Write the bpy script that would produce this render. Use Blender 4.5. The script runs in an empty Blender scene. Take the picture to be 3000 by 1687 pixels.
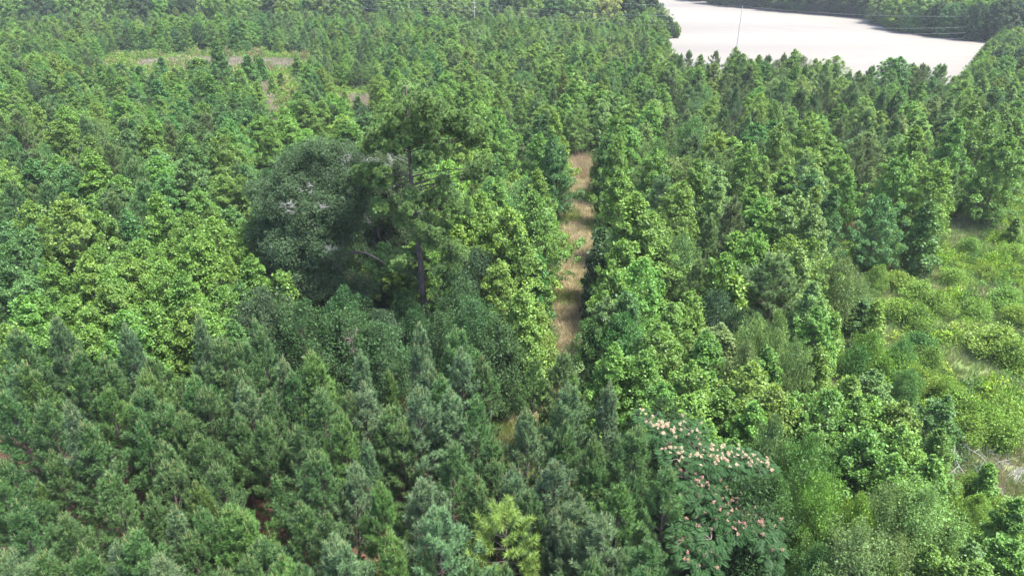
import bpy, math, random
import numpy as np
from mathutils import Vector, Matrix

# ------------------------------------------------------------------ camera, world, sun, exposure
sc = bpy.context.scene
CAM_H, PITCH, FOC = 28.0, 27.0, 2027.0          # metres, degrees below the horizon, focal length in pixels of a 3000 px wide frame
cam_data = bpy.data.cameras.new("camera")
cam_data.sensor_width = 36.0
cam_data.lens = 36.0 * FOC / 3000.0
cam_data.clip_end = 3000.0
cam = bpy.data.objects.new("camera", cam_data)
sc.collection.objects.link(cam)
cam.location = (0, 0, CAM_H)
cam.rotation_euler = (math.radians(90 - PITCH), 0, 0)
sc.camera = cam

SUN_EL, SUN_AZ = 66.0, 104.0                      # elevation; azimuth clockwise from +Y (sun to the right, a little behind the camera)
world = bpy.data.worlds.new("World")
sc.world = world
world.use_nodes = True
wn = world.node_tree
wn.nodes.clear()
w_out = wn.nodes.new("ShaderNodeOutputWorld")
w_bg = wn.nodes.new("ShaderNodeBackground")
w_sky = wn.nodes.new("ShaderNodeTexSky")
w_sky.sky_type = 'NISHITA'
w_sky.sun_disc = False
w_sky.sun_elevation = math.radians(SUN_EL)
w_sky.sun_rotation = math.radians(SUN_AZ)
w_sky.air_density = 1.0
w_sky.dust_density = 3.0
w_bg.inputs[1].default_value = 0.14
wn.links.new(w_sky.outputs[0], w_bg.inputs[0])
wn.links.new(w_bg.outputs[0], w_out.inputs[0])

sun_data = bpy.data.lights.new("sun", 'SUN')
sun_data.energy = 3.8
sun_data.angle = math.radians(14)
sun_data.color = (1.0, 0.95, 0.84)
sun = bpy.data.objects.new("sun", sun_data)
sc.collection.objects.link(sun)
el, az = math.radians(SUN_EL), math.radians(SUN_AZ)
to_sun = Vector((math.sin(az) * math.cos(el), math.cos(az) * math.cos(el), math.sin(el)))
sun.rotation_euler = (-to_sun).to_track_quat('-Z', 'Y').to_euler()
sun.location = (60, 20, 80)

sc.view_settings.view_transform = 'Standard'
sc.view_settings.look = 'None'
sc.view_settings.exposure = 2.34
sc.view_settings.gamma = 1.0
sc.view_settings.use_curve_mapping = False
sc.cycles.max_bounces = 6
sc.cycles.diffuse_bounces = 3
sc.cycles.transmission_bounces = 3
sc.cycles.volume_bounces = 0

RNG = np.random.default_rng(7)
U = RNG.uniform
col = sc.collection
CP, SP = math.cos(math.radians(PITCH)), math.sin(math.radians(PITCH))

def at(px, py, h=0.0):
    """point of the place at height h that the photograph shows at pixel (px, py) of its 3000 x 1687"""
    a, b = (px - 1500.0) / FOC, (843.5 - py) / FOC
    dx, dy, dz = a, CP + b * SP, -SP + b * CP
    t = (h - CAM_H) / dz
    return np.array((dx * t, dy * t, h))

def pix(x, y, z=0.0):
    dz = z - CAM_H
    d = y * CP - dz * SP
    u = y * SP + dz * CP
    return 1500 + FOC * x / d, 843.5 - FOC * u / d

def inside(poly, x, y):
    c = False
    n = len(poly)
    for i in range(n):
        x0, y0 = poly[i]; x1, y1 = poly[i - 1]
        if (y0 > y) != (y1 > y) and x < (x1 - x0) * (y - y0) / (y1 - y0) + x0:
            c = not c
    return c

# ------------------------------------------------------------------ materials
def new_mat(name):
    m = bpy.data.materials.new(name)
    m.use_nodes = True
    nt = m.node_tree
    nt.nodes.clear()
    return m, nt, nt.nodes.new, nt.links.new

def foliage_mat(name, lo, hi, trans=0.30, gloss=0.02, rough=0.55, fixed=None):
    """leaf colour = the tree's own tint x a spread from leaf to leaf"""
    m, nt, N, L = new_mat(name)
    out = N("ShaderNodeOutputMaterial")
    leaf = N("ShaderNodeAttribute"); leaf.attribute_name = "leaf"
    mix = N("ShaderNodeMix"); mix.data_type = 'RGBA'
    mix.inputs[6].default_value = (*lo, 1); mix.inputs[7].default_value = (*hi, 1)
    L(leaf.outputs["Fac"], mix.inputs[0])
    if fixed is None:
        tint = N("ShaderNodeAttribute"); tint.attribute_type = 'INSTANCER'; tint.attribute_name = "tint"
        mul = N("ShaderNodeMix"); mul.data_type = 'RGBA'; mul.blend_type = 'MULTIPLY'; mul.inputs[0].default_value = 1
        L(mix.outputs[2], mul.inputs[6]); L(tint.outputs["Color"], mul.inputs[7])
        colr = mul.outputs[2]
    else:
        mul = N("ShaderNodeMix"); mul.data_type = 'RGBA'; mul.blend_type = 'MULTIPLY'; mul.inputs[0].default_value = 1
        mul.inputs[7].default_value = (*fixed, 1)
        L(mix.outputs[2], mul.inputs[6])
        colr = mul.outputs[2]
    info = N("ShaderNodeObjectInfo")
    mr = N("ShaderNodeMapRange"); mr.inputs[3].default_value = 0.488; mr.inputs[4].default_value = 0.512
    L(info.outputs["Random"], mr.inputs[0])
    hsv = N("ShaderNodeHueSaturation"); hsv.inputs["Saturation"].default_value = 1.0
    L(mr.outputs[0], hsv.inputs["Hue"]); L(colr, hsv.inputs["Color"])
    dif = N("ShaderNodeBsdfDiffuse"); L(hsv.outputs[0], dif.inputs[0])
    tr = N("ShaderNodeBsdfTranslucent")
    tcol = N("ShaderNodeMix"); tcol.data_type = 'RGBA'; tcol.blend_type = 'MULTIPLY'; tcol.inputs[0].default_value = 1
    tcol.inputs[7].default_value = (1.5, 1.35, 0.6, 1)
    L(hsv.outputs[0], tcol.inputs[6]); L(tcol.outputs[2], tr.inputs[0])
    m1 = N("ShaderNodeMixShader"); m1.inputs[0].default_value = trans
    L(dif.outputs[0], m1.inputs[1]); L(tr.outputs[0], m1.inputs[2])
    gl = N("ShaderNodeBsdfGlossy"); gl.inputs["Roughness"].default_value = rough; gl.inputs["Color"].default_value = (0.8, 0.85, 0.9, 1)
    m2 = N("ShaderNodeMixShader"); m2.inputs[0].default_value = gloss
    L(m1.outputs[0], m2.inputs[1]); L(gl.outputs[0], m2.inputs[2])
    L(m2.outputs[0], out.inputs[0])
    return m

def noise_mat(name, c0, c1, scale=1.0, detail=8, rough=0.9, bump=0.3, c2=None, scale2=0.05, stretch=(1, 1, 1), bscale=None):
    m, nt, N, L = new_mat(name)
    out = N("ShaderNodeOutputMaterial")
    geo = N("ShaderNodeNewGeometry")
    mp = N("ShaderNodeMapping"); mp.inputs["Scale"].default_value = stretch
    L(geo.outputs["Position"], mp.inputs[0])
    no = N("ShaderNodeTexNoise"); no.inputs["Scale"].default_value = scale; no.inputs["Detail"].default_value = detail
    no.inputs["Roughness"].default_value = 0.65
    L(mp.outputs[0], no.inputs["Vector"])
    rp = N("ShaderNodeValToRGB")
    rp.color_ramp.elements[0].position = 0.32; rp.color_ramp.elements[0].color = (*c0, 1)
    rp.color_ramp.elements[1].position = 0.68; rp.color_ramp.elements[1].color = (*c1, 1)
    L(no.outputs[0], rp.inputs[0])
    colr = rp.outputs[0]
    if c2 is not None:
        n2 = N("ShaderNodeTexNoise"); n2.inputs["Scale"].default_value = scale2; n2.inputs["Detail"].default_value = 4
        L(mp.outputs[0], n2.inputs["Vector"])
        r2 = N("ShaderNodeMapRange"); r2.inputs[1].default_value = 0.42; r2.inputs[2].default_value = 0.6
        L(n2.outputs[0], r2.inputs[0])
        mx = N("ShaderNodeMix"); mx.data_type = 'RGBA'; mx.inputs[7].default_value = (*c2, 1)
        L(r2.outputs[0], mx.inputs[0]); L(colr, mx.inputs[6])
        colr = mx.outputs[2]
    bs = N("ShaderNodeBsdfPrincipled"); bs.inputs["Roughness"].default_value = rough
    bs.inputs["Specular IOR Level"].default_value = 0.2
    L(colr, bs.inputs["Base Color"])
    if bump:
        nb = N("ShaderNodeTexNoise"); nb.inputs["Scale"].default_value = bscale or scale * 4; nb.inputs["Detail"].default_value = 5
        L(mp.outputs[0], nb.inputs["Vector"])
        bm = N("ShaderNodeBump"); bm.inputs["Strength"].default_value = bump; bm.inputs["Distance"].default_value = 0.05
        L(nb.outputs[0], bm.inputs["Height"]); L(bm.outputs[0], bs.inputs["Normal"])
    L(bs.outputs[0], out.inputs[0])
    return m

M_LEAF = foliage_mat("broad_leaf", (0.66, 0.70, 0.66), (1.32, 1.28, 1.12))
M_FINE = foliage_mat("fine_leaf", (0.74, 0.76, 0.74), (1.28, 1.26, 1.2), trans=0.2, gloss=0.012, rough=0.55)
M_NEEDLE = foliage_mat("pine_needle", (0.55, 0.58, 0.6), (1.5, 1.45, 1.3), trans=0.22, gloss=0.025, rough=0.55)
M_CANDLE = foliage_mat("pine_candle", (0.9, 0.9, 0.9), (1.1, 1.1, 1.1), trans=0.1, gloss=0.03, fixed=(0.17, 0.18, 0.075))
M_GRASS = foliage_mat("grass_blade", (0.6, 0.6, 0.6), (1.4, 1.4, 1.4), trans=0.25, gloss=0.04)
M_BARK = noise_mat("grey_bark", (0.06, 0.05, 0.045), (0.16, 0.14, 0.13), scale=6, stretch=(1, 1, .3), bump=.6)
M_PBARK = noise_mat("pine_bark", (0.035, 0.028, 0.027), (0.13, 0.105, 0.10), scale=5, stretch=(1, 1, .35), bump=.8)
M_TWIG = noise_mat("dead_grey_wood", (0.15, 0.15, 0.155), (0.27, 0.26, 0.27), scale=8, bump=.2)
M_DEAD = noise_mat("dead_brown_wood", (0.09, 0.07, 0.06), (0.20, 0.17, 0.15), scale=8, bump=.2)
M_GROUND = noise_mat("forest_floor", (0.018, 0.016, 0.010), (0.05, 0.042, 0.024), scale=1.2, c2=(0.03, 0.045, 0.012), scale2=0.08, bump=.8)
M_LITTER = noise_mat("needle_litter", (0.05, 0.026, 0.018), (0.13, 0.072, 0.05), scale=2.6, bump=.9, c2=(0.10, 0.055, 0.036), scale2=.4)
M_PATH = noise_mat("dry_grass_path", (0.12, 0.105, 0.065), (0.24, 0.21, 0.145), scale=1.6, bump=.8, c2=(0.14, 0.15, 0.06), scale2=.35)
M_MEADOW = noise_mat("rough_meadow", (0.06, 0.085, 0.028), (0.15, 0.16, 0.075), scale=.9, bump=.8, c2=(0.07, 0.11, 0.03), scale2=.12)
M_TAN = noise_mat("dry_tan_clearing", (0.09, 0.078, 0.062), (0.165, 0.145, 0.12), scale=.8, bump=.6, c2=(0.12, 0.13, 0.06), scale2=.12)
M_FIELD = noise_mat("pale_field", (0.100, 0.094, 0.085), (0.126, 0.119, 0.108), scale=.5, bump=.2, c2=(0.088, 0.083, 0.078), scale2=.012, stretch=(.25, 1.6, 1))
M_SAND = noise_mat("grey_sand", (0.11, 0.108, 0.108), (0.165, 0.16, 0.158), scale=3, bump=.3)
M_POLE = noise_mat("weathered_pole", (0.20, 0.195, 0.19), (0.32, 0.31, 0.30), scale=5, stretch=(1, 1, .2), bump=.2)
M_WIRE, _nt, _N, _L = new_mat("aluminium_wire")
_o = _N("ShaderNodeOutputMaterial"); _b = _N("ShaderNodeBsdfPrincipled")
_b.inputs["Base Color"].default_value = (0.42, 0.44, 0.46, 1); _b.inputs["Metallic"].default_value = 0.3; _b.inputs["Roughness"].default_value = .45
_L(_b.outputs[0], _o.inputs[0])
M_CERAMIC, _nt, _N, _L = new_mat("glazed_insulator")
_o = _N("ShaderNodeOutputMaterial"); _b = _N("ShaderNodeBsdfPrincipled")
_b.inputs["Base Color"].default_value = (0.45, 0.43, 0.42, 1); _b.inputs["Roughness"].default_value = .25
_L(_b.outputs[0], _o.inputs[0])
M_BLOSSOM = foliage_mat("silk_blossom", (0.85, 0.75, 0.75), (1.1, 1.15, 1.1), trans=.25, gloss=.0, fixed=(0.50, 0.41, 0.34))
M_BLOSSOM2 = foliage_mat("silk_blossom_rosy", (0.85, 0.75, 0.75), (1.1, 1.15, 1.1), trans=.25, gloss=.0, fixed=(0.43, 0.285, 0.255))

# ------------------------------------------------------------------ mesh helpers
def nrm(v):
    return v / np.maximum(np.linalg.norm(v, axis=-1, keepdims=True), 1e-9)

class MB:
    def __init__(self):
        self.V, self.F, self.A, self.n = [], [], [], 0
    def add(self, V, F, leaf=None, m=0):
        V = np.asarray(V, float); F = np.asarray(F, np.int64)
        if len(F) == 0: return
        self.V.append(V)
        self.F.append((F + self.n, m))
        self.A.append(np.full(len(V), .5) if leaf is None else np.asarray(leaf, float))
        self.n += len(V)
    def mesh(self, name, mats, smooth=False):
        V = np.concatenate(self.V); A = np.concatenate(self.A)
        loops = np.concatenate([f.ravel() for f, _ in self.F])
        tot = np.concatenate([np.full(len(f), f.shape[1]) for f, _ in self.F])
        mi = np.concatenate([np.full(len(f), m) for f, m in self.F])
        start = np.concatenate([[0], np.cumsum(tot)[:-1]])
        me = bpy.data.meshes.new(name)
        me.vertices.add(len(V)); me.vertices.foreach_set("co", V.astype(np.float32).ravel())
        me.loops.add(len(loops)); me.loops.foreach_set("vertex_index", loops.astype(np.int32))
        me.polygons.add(len(tot)); me.polygons.foreach_set("loop_start", start.astype(np.int32))
        me.polygons.foreach_set("loop_total", tot.astype(np.int32))
        me.polygons.foreach_set("material_index", mi.astype(np.int32))
        if smooth: me.polygons.foreach_set("use_smooth", np.ones(len(tot), bool))
        at_ = me.attributes.new("leaf", 'FLOAT', 'POINT'); at_.data.foreach_set("value", A.astype(np.float32))
        for m in (mats if isinstance(mats, (list, tuple)) else [mats]): me.materials.append(m)
        me.update(calc_edges=True)
        return me

def leaves(mb, P, D, Nn, L, W, leaf, droop=.15, m=0):
    """diamond leaves: base P, direction D, normal Nn, length L, width W"""
    D = nrm(D); S = nrm(np.cross(D, Nn)); Nn = np.cross(S, D)
    n = len(P); L = np.broadcast_to(L, n)[:, None]; W = np.broadcast_to(W, n)[:, None]
    V = np.empty((n, 4, 3))
    V[:, 0] = P
    V[:, 1] = P + D * L * .45 + S * W * .5 + Nn * L * .06
    V[:, 2] = P + D * L - Nn * L * droop
    V[:, 3] = P + D * L * .45 - S * W * .5 + Nn * L * .06
    mb.add(V.reshape(-1, 3), np.arange(n * 4).reshape(n, 4), np.repeat(leaf, 4), m)

def needles(mb, P, D, L, W, leaf, m=0):
    n = len(P); D = nrm(D)
    S = nrm(np.cross(D, RNG.normal(size=(n, 3))))
    L = np.broadcast_to(L, n)[:, None]; W = np.broadcast_to(W, n)[:, None]
    V = np.empty((n, 3, 3))
    V[:, 0] = P - S * W * .5; V[:, 1] = P + S * W * .5; V[:, 2] = P + D * L
    mb.add(V.reshape(-1, 3), np.arange(n * 3).reshape(n, 3), np.repeat(leaf, 3), m)

def tube(mb, pts, rad, k=6, m=0, cap=True):
    pts = np.asarray(pts, float); rad = np.broadcast_to(rad, len(pts))
    T = np.gradient(pts, axis=0); T = nrm(T)
    ref = np.array((0.13, 0.31, 1.0)) if abs(T[0][2]) < .9 else np.array((1.0, .2, 0))
    A = nrm(np.cross(T, ref)); B = np.cross(T, A)
    a = np.arange(k) / k * 2 * np.pi
    V = pts[:, None] + (A[:, None] * np.cos(a)[None, :, None] + B[:, None] * np.sin(a)[None, :, None]) * rad[:, None, None]
    n = len(pts)
    i = np.arange(n - 1)[:, None] * k; j = np.arange(k)[None]; j2 = (j + 1) % k
    F = np.stack([i + j, i + j2, i + k + j2, i + k + j], -1).reshape(-1, 4)
    mb.add(V.reshape(-1, 3), F, None, m)
    if cap:
        mb.add(V[-1], np.arange(k)[None], None, m)

def curve(p0, p1, sag=0.0, wob=0.0, n=6):
    t = np.linspace(0, 1, n)[:, None]
    P = p0 * (1 - t) + p1 * t
    P = P + np.array((0, 0, 1.0)) * sag * 4 * t * (1 - t)
    if wob: P[1:-1] += RNG.normal(size=(n - 2, 3)) * wob
    return P

def rosettes(mb, C, Nn, k, size, leafbase, spread=.3, m=0, rad=.12):
    """whorls of k leaves round each centre C, domed towards Nn"""
    n = len(C)
    Nn = nrm(Nn)
    A = nrm(np.cross(Nn, RNG.normal(size=(n, 3)))); B = np.cross(Nn, A)
    a = (np.arange(k)[None] * 2.4 + U(0, 6.28, (n, 1)) + RNG.normal(0, .3, (n, k)))
    tilt = np.radians(np.linspace(25, 105, k)[None] + RNG.normal(0, 12, (n, k)))
    R = A[:, None] * np.cos(a)[..., None] + B[:, None] * np.sin(a)[..., None]
    D = R * np.sin(tilt)[..., None] + Nn[:, None] * np.cos(tilt)[..., None]
    P = C[:, None] + D * (rad * U(.5, 1.2, (n, k)))[..., None]
    LN = Nn[:, None] * 1.0 + np.array((0, 0, .5)) + RNG.normal(0, .35, (n, k, 3))
    Dl = D + np.array((0, 0, -.25))
    S = size * U(.7, 1.2, (n, k))
    lf = np.clip(leafbase[:, None] + RNG.normal(0, spread, (n, k)), 0, 1.3)
    leaves(mb, P.reshape(-1, 3), Dl.reshape(-1, 3), LN.reshape(-1, 3), S.ravel(), S.ravel() * .85, lf.ravel(), m=m)

def puffs(mb, C, Nn, k, size, leafbase, rad=.25, spread=.3, m=0, wr=.5):
    """loose sprays of fine leaves round each centre"""
    n = len(C)
    off = nrm(RNG.normal(size=(n, k, 3)) + nrm(Nn)[:, None] * .5) * (rad * U(.3, 1, (n, k)) ** .5)[..., None]
    P = C[:, None] + off
    D = nrm(off) + RNG.normal(0, .6, (n, k, 3)) + np.array((0, 0, .1))
    LN = np.array((0, 0, 1.0)) + nrm(Nn)[:, None] * .6 + RNG.normal(0, .42, (n, k, 3))
    S = size * U(.6, 1.3, (n, k))
    lf = np.clip(leafbase[:, None] + RNG.normal(0, spread, (n, k)), 0, 1.3)
    leaves(mb, P.reshape(-1, 3), D.reshape(-1, 3), LN.reshape(-1, 3), S.ravel(), S.ravel() * wr, lf.ravel(), m=m)

PROF = {
    'cone': lambda t: np.clip(1.25 * (1 - t) ** .75 * np.minimum(1, (t + .12) * 3.4), 0, 1),
    'taper': lambda t: np.clip(1.12 * (1 - t) ** .52 * np.minimum(1, (t + .15) * 2.6), 0, 1),
    'oval': lambda t: np.sqrt(np.clip(1 - (2 * (t ** .85) - .92) ** 2, 0.02, 1)),
    'round': lambda t: np.sqrt(np.clip(1 - (1.9 * t - .9) ** 2, .03, 1)),
    'spread': lambda t: np.clip(np.sqrt(np.clip(1 - (1.65 * t - .68) ** 2, .0, 1)), .1, 1),
}

def broad_tree(name, H, R, base=.12, shape='oval', n_limb=44, lump=.62, ncl=9, k=11, size=.2, fine=False,
               ecc=.18, bark=None, jit=.14, seed=0, sub=2, droop=False, nofill=False):
    """returns (trunk mesh, crown mesh): trunk with limbs, and a crown of leaf clusters at the limb ends"""
    global RNG, U
    keep = (RNG, U)
    RNG = np.random.default_rng(seed); U = RNG.uniform
    tr, cr = MB(), MB()
    zb = H * base
    lean = RNG.normal(0, .02 * H, 2)
    axis = lambda z: np.array((lean[0] * (z / H) ** 2, lean[1] * (z / H) ** 2, z))
    zz = np.linspace(0, H * .93, 9)
    r0 = .011 * H + .03
    tube(tr, np.array([axis(z) for z in zz]) + RNG.normal(0, .012 * H / 4, (9, 3)) * np.array((1, 1, 0)), r0 * (1 - .86 * zz / H) * (1 + .5 * np.exp(-zz * 3)), 7)
    ph = U(0, 6.28, 3)
    C, Nn, B = [], [], []
    def lumpy(E, rr, n, out):
        d = nrm(RNG.normal(size=(n, 3)) + out * 0.7 + np.array((0, 0, .45)))
        C.append(E + d * (rr * U(.55, 1.05, (n, 1))) * np.array((1, 1, .85)))
        Nn.append(d + np.array((0, 0, .45)))
        B.append(np.full(n, .45 + RNG.normal(0, .16)) + RNG.normal(0, .12, n))
    for i in range(n_limb):
        t = (i + .5) / n_limb
        t = t ** 1.2
        a = i * 2.39996 + U(-.35, .35)
        rf = PROF[shape](t) * (1 + ecc * math.sin(a + ph[0]) + ecc * .6 * math.sin(2 * a + ph[1] + 3 * t))
        r = R * rf * U(1 - 2 * jit, 1 + jit)
        z = zb + (H - zb) * t * .97 + U(-.25, .25)
        el_ = math.radians(18 + 42 * t)
        zo = max(.12 * H, z - r * math.tan(el_))
        O = axis(min(zo, H * .9)); E = axis(z) + np.array((math.cos(a) * r, math.sin(a) * r, 0))
        out = nrm(E - axis(z * .9))
        tube(tr, curve(O, E, -.04 * r, .03 * r, 5), np.linspace(max(.012, .28 * r0 * (1.1 - t) + .012), .008, 5), 4, cap=False)
        lumpy(E, lump * U(.7, 1.25) * (1.18 - .68 * t), ncl, out)
        side = np.cross(out, (0, 0, 1.0))
        for s in range(sub):
            f = U(.45, .85)
            sgn = 1 if s % 2 else -1
            Q = O + (E - O) * f + side * sgn * r * U(.12, .38) + np.array((0, 0, U(-.1, .35)))
            lumpy(Q, lump * U(.65, 1.05) * (1.1 - .5 * t), max(3, int(ncl * .75)), nrm(out + side * sgn * .8))
            if s == 0:
                tube(tr, curve(O + (E - O) * f * .75, Q, 0, .02, 3), np.linspace(.014, .006, 3), 3, cap=False)
    for s in range(3):
        lumpy(axis(H * (1.0 - .045 * s)) + RNG.normal(0, .07, 3) * np.array((1, 1, .3)), lump * (.22 + .14 * s), ncl, np.array((0, 0, 1.0)))
    C = np.concatenate(C); Nn = np.concatenate(Nn); B = np.concatenate(B)
    if fine: puffs(cr, C, Nn, k, size, B, rad=.34 if not droop else .42, wr=.42)
    else: rosettes(cr, C, Nn, k, size, B, rad=size * .7)
    if not nofill:   # inner leaves, so that the crown is not hollow
        n = n_limb * 7
        t = U(0, .95, n); a = U(0, 6.28, n); r = R * PROF[shape](t) * np.sqrt(U(0, .62, n))
        P = np.stack([r * np.cos(a), r * np.sin(a), zb + (H - zb) * t], 1)
        puffs(cr, P, np.tile((0, 0, 1.0), (n, 1)), 6, size * 1.25, np.full(n, .35), rad=.5, wr=.8)
    tm = tr.mesh(name + "_trunk", bark or M_BARK, True)
    cm = cr.mesh(name + "_crown", M_FINE if fine else M_LEAF)
    RNG, U = keep
    return tm, cm

def tufts(mb, B0, D, ln, leafb, k=42, nl=.19, w=.02, candle=.0):
    """bottle-brush shoots: base B0, direction D, length ln"""
    n = len(B0); D = nrm(D); ln = np.broadcast_to(ln, n)
    A = nrm(np.cross(D, RNG.normal(size=(n, 3)))); Bx = np.cross(D, A)
    u = U(.05, 1, (n, k)); a = U(0, 6.28, (n, k))
    th = np.radians(U(28, 88, (n, k)) * (1.12 - .5 * u))
    R = A[:, None] * np.cos(a)[..., None] + Bx[:, None] * np.sin(a)[..., None]
    ND = R * np.sin(th)[..., None] + D[:, None] * np.cos(th)[..., None] + np.array((0, 0, -.06))
    P = B0[:, None] + D[:, None] * (u * ln[:, None])[..., None]
    lf = np.clip(leafb[:, None] + RNG.normal(0, .22, (n, k)), 0, 1.3)
    needles(mb, P.reshape(-1, 3), ND.reshape(-1, 3), (nl * U(.75, 1.15, (n, k))).ravel(), w, lf.ravel())

def young_pine(name, H, R, seed, base=.16, dens=1.0, candles=.5, wh=.52, needle=.19, open_=0.0):
    global RNG, U
    keep = (RNG, U)
    RNG = np.random.default_rng(seed); U = RNG.uniform
    tr, cr = MB(), MB()
    zz = np.linspace(0, H * .985, 9)
    bend = RNG.normal(0, .012 * H, 2)
    ax = lambda z: np.array((bend[0] * math.sin(z / H * 2.5), bend[1] * math.sin(z / H * 2.2), z))
    tube(tr, [ax(z) for z in zz], np.linspace(.013 * H, .014, 9), 6)
    SB, SD, SL, LB = [], [], [], []
    CB, CD = [], []
    def shoot(P, d, l, lb, cand):
        SB.append(P); SD.append(d); SL.append(l); LB.append(lb)
        if U() < cand: CB.append(P + nrm(d) * l * .95); CD.append(nrm(d * .3 + np.array((0, 0, 1.0))))
    z = H * base
    bias = RNG.normal(0, .12, 2)
    while z < H - .7:
        t = (z - H * base) / (H * (1 - base))
        nb = int(U(4.6, 6.6))
        a0 = U(0, 6.28)
        Lb = R * min(1.0, 1.4 * (1 - t) ** 1.12 + .04) * min(1.0, .62 + 1.6 * t)
        for b in range(nb):
            if U() < open_ * .6: continue
            a = a0 + b * 6.283 / nb + U(-.3, .3)
            L = Lb * U(.72, 1.14) * (1 + bias[0] * math.cos(a) + bias[1] * math.sin(a))
            e0 = math.radians(18 + 38 * t + U(-8, 8)); 
            rad = np.array((math.cos(a), math.sin(a), 0))
            O = ax(z + U(-.06, .06))
            n = 6
            s = np.linspace(0, 1, n)
            P = O + rad * (L * math.cos(e0) * s)[:, None] + np.array((0, 0, 1.0)) * (L * (math.sin(e0) * s + .30 * s ** 2.2))[:, None]
            tube(tr, P, np.linspace(.011 + .012 * (1 - t), .006, n), 4, cap=False)
            lb = .5 + RNG.normal(0, .12)
            dirn = nrm(P[-1] - P[-2])
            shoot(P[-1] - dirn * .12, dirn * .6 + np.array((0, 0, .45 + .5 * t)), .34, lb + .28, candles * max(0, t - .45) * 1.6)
            side = np.cross(rad, (0, 0, 1.0))
            m = max(2, int(L / .27 * dens))
            for j in range(m):
                f = .32 + .64 * (j + U(0, .8)) / m
                f = min(f, .97)
                Q = O + (rad * L * math.cos(e0) * f) + np.array((0, 0, 1.0)) * L * (math.sin(e0) * f + .30 * f ** 2.2)
                sg = 1 if j % 2 else -1
                ls = U(.22, .40) * (1.15 - .5 * f) * (.55 + .45 * min(1, L))
                d = nrm(rad * .75 + side * sg * U(.6, 1.1) + np.array((0, 0, .45 + .5 * t)))
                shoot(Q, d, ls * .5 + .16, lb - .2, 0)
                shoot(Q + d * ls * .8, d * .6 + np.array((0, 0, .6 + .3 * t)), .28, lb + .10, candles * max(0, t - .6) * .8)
                if U() < .55 * dens: shoot(Q, rad * .3 + np.array((0, 0, 1.0)) + side * U(-.4, .4), .30, lb + .1, 0)
        z += wh * U(.8, 1.2) * (1.05 - .45 * t)
    top = ax(H * .985)
    for zt in np.linspace(max(H - 1.2, 0), H - .15, 6):
        shoot(ax(zt), np.array((U(-.15, .15), U(-.15, .15), 1.0)), .34, .6, 0)
    for s in range(5):
        a = U(0, 6.28); shoot(ax(H - .45), np.array((math.cos(a) * .32, math.sin(a) * .32, 1)), .38, .8, candles * 1.4)
    CB.append(top - np.array((0, 0, .05))); CD.append(np.array((0, 0, 1.0)))
    B0 = np.array(SB); D = np.array(SD)
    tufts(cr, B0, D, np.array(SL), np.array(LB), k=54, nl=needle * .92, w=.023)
    for P, d in zip(CB, CD):   # pale upright candles
        h = U(.14, .30) * (1.4 if P is CB[-1] else 1)
        tube(cr, [P, P + d * h * .6, P + d * h], [.015, .013, .004], 4, m=1, cap=False)
    tm = tr.mesh(name + "_trunk", M_PBARK, True)
    cm = cr.mesh(name + "_crown", [M_NEEDLE, M_CANDLE])
    RNG, U = keep
    return tm, cm

# ------------------------------------------------------------------ object helpers
def obj(name, me, parent=None, loc=None):
    o = bpy.data.objects.new(name, me)
    col.objects.link(o)
    if parent is not None: o.parent = parent
    if loc is not None: o.location = loc
    return o

def setting(name, me, **kw):
    o = obj(name, me)
    o["kind"] = "structure"
    return o

LABELS = set()
def describe(o, label, cat, group=None, kind=None):
    o["label"] = label; o["category"] = cat
    if group: o["group"] = group
    if kind: o["kind"] = kind

def root(name, loc, rz=0.0, s=1.0):
    o = bpy.data.objects.new(name, None)
    o.empty_display_size = .5
    col.objects.link(o)
    o.location = loc; o.rotation_euler = (0, 0, rz); o.scale = s if hasattr(s, '__len__') else (s, s, s)
    return o


# ------------------------------------------------------------------ value noise for layout
_NG = np.random.default_rng(3).uniform(0, 1, (64, 64))
def vnoise(x, y, sc_):
    x, y = x / sc_, y / sc_
    i, j = math.floor(x), math.floor(y); fx, fy = x - i, y - j
    fx, fy = fx * fx * (3 - 2 * fx), fy * fy * (3 - 2 * fy)
    g = lambda a, b: _NG[a % 64, b % 64]
    return (g(i, j) * (1 - fx) + g(i + 1, j) * fx) * (1 - fy) + (g(i, j + 1) * (1 - fx) + g(i + 1, j + 1) * fx) * fy

# ------------------------------------------------------------------ regions, drawn on the ground through the photograph's own geometry
def ground_poly(pts, h=0.0):
    return [tuple(at(x, y, h)[:2]) for x, y in pts]

PATH_PX = [(1708, 480, 1.7), (1710, 515, 2.1), (1712, 560, 2.0), (1709, 600, 1.9), (1704, 650, 1.8), (1704, 710, 1.6), (1682, 760, 2.0),
           (1656, 800, 2.5), (1656, 860, 2.5), (1672, 930, 1.9), (1676, 990, 1.8), (1664, 1060, 1.6), (1620, 1130, 1.4), (1560, 1190, 1.3),
           (1510, 1250, 1.3), (1500, 1330, 1.1), (1470, 1430, 1.0)]
PATH = [(*at(x, y)[:2], w) for x, y, w in PATH_PX]
def path_dist(x, y):
    best = 99.0
    for (x0, y0, w0), (x1, y1, w1) in zip(PATH[:-1], PATH[1:]):
        dx, dy = x1 - x0, y1 - y0
        t = max(0, min(1, ((x - x0) * dx + (y - y0) * dy) / (dx * dx + dy * dy)))
        best = min(best, math.hypot(x - x0 - dx * t, y - y0 - dy * t) - (w0 + (w1 - w0) * t))
    return best

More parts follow.
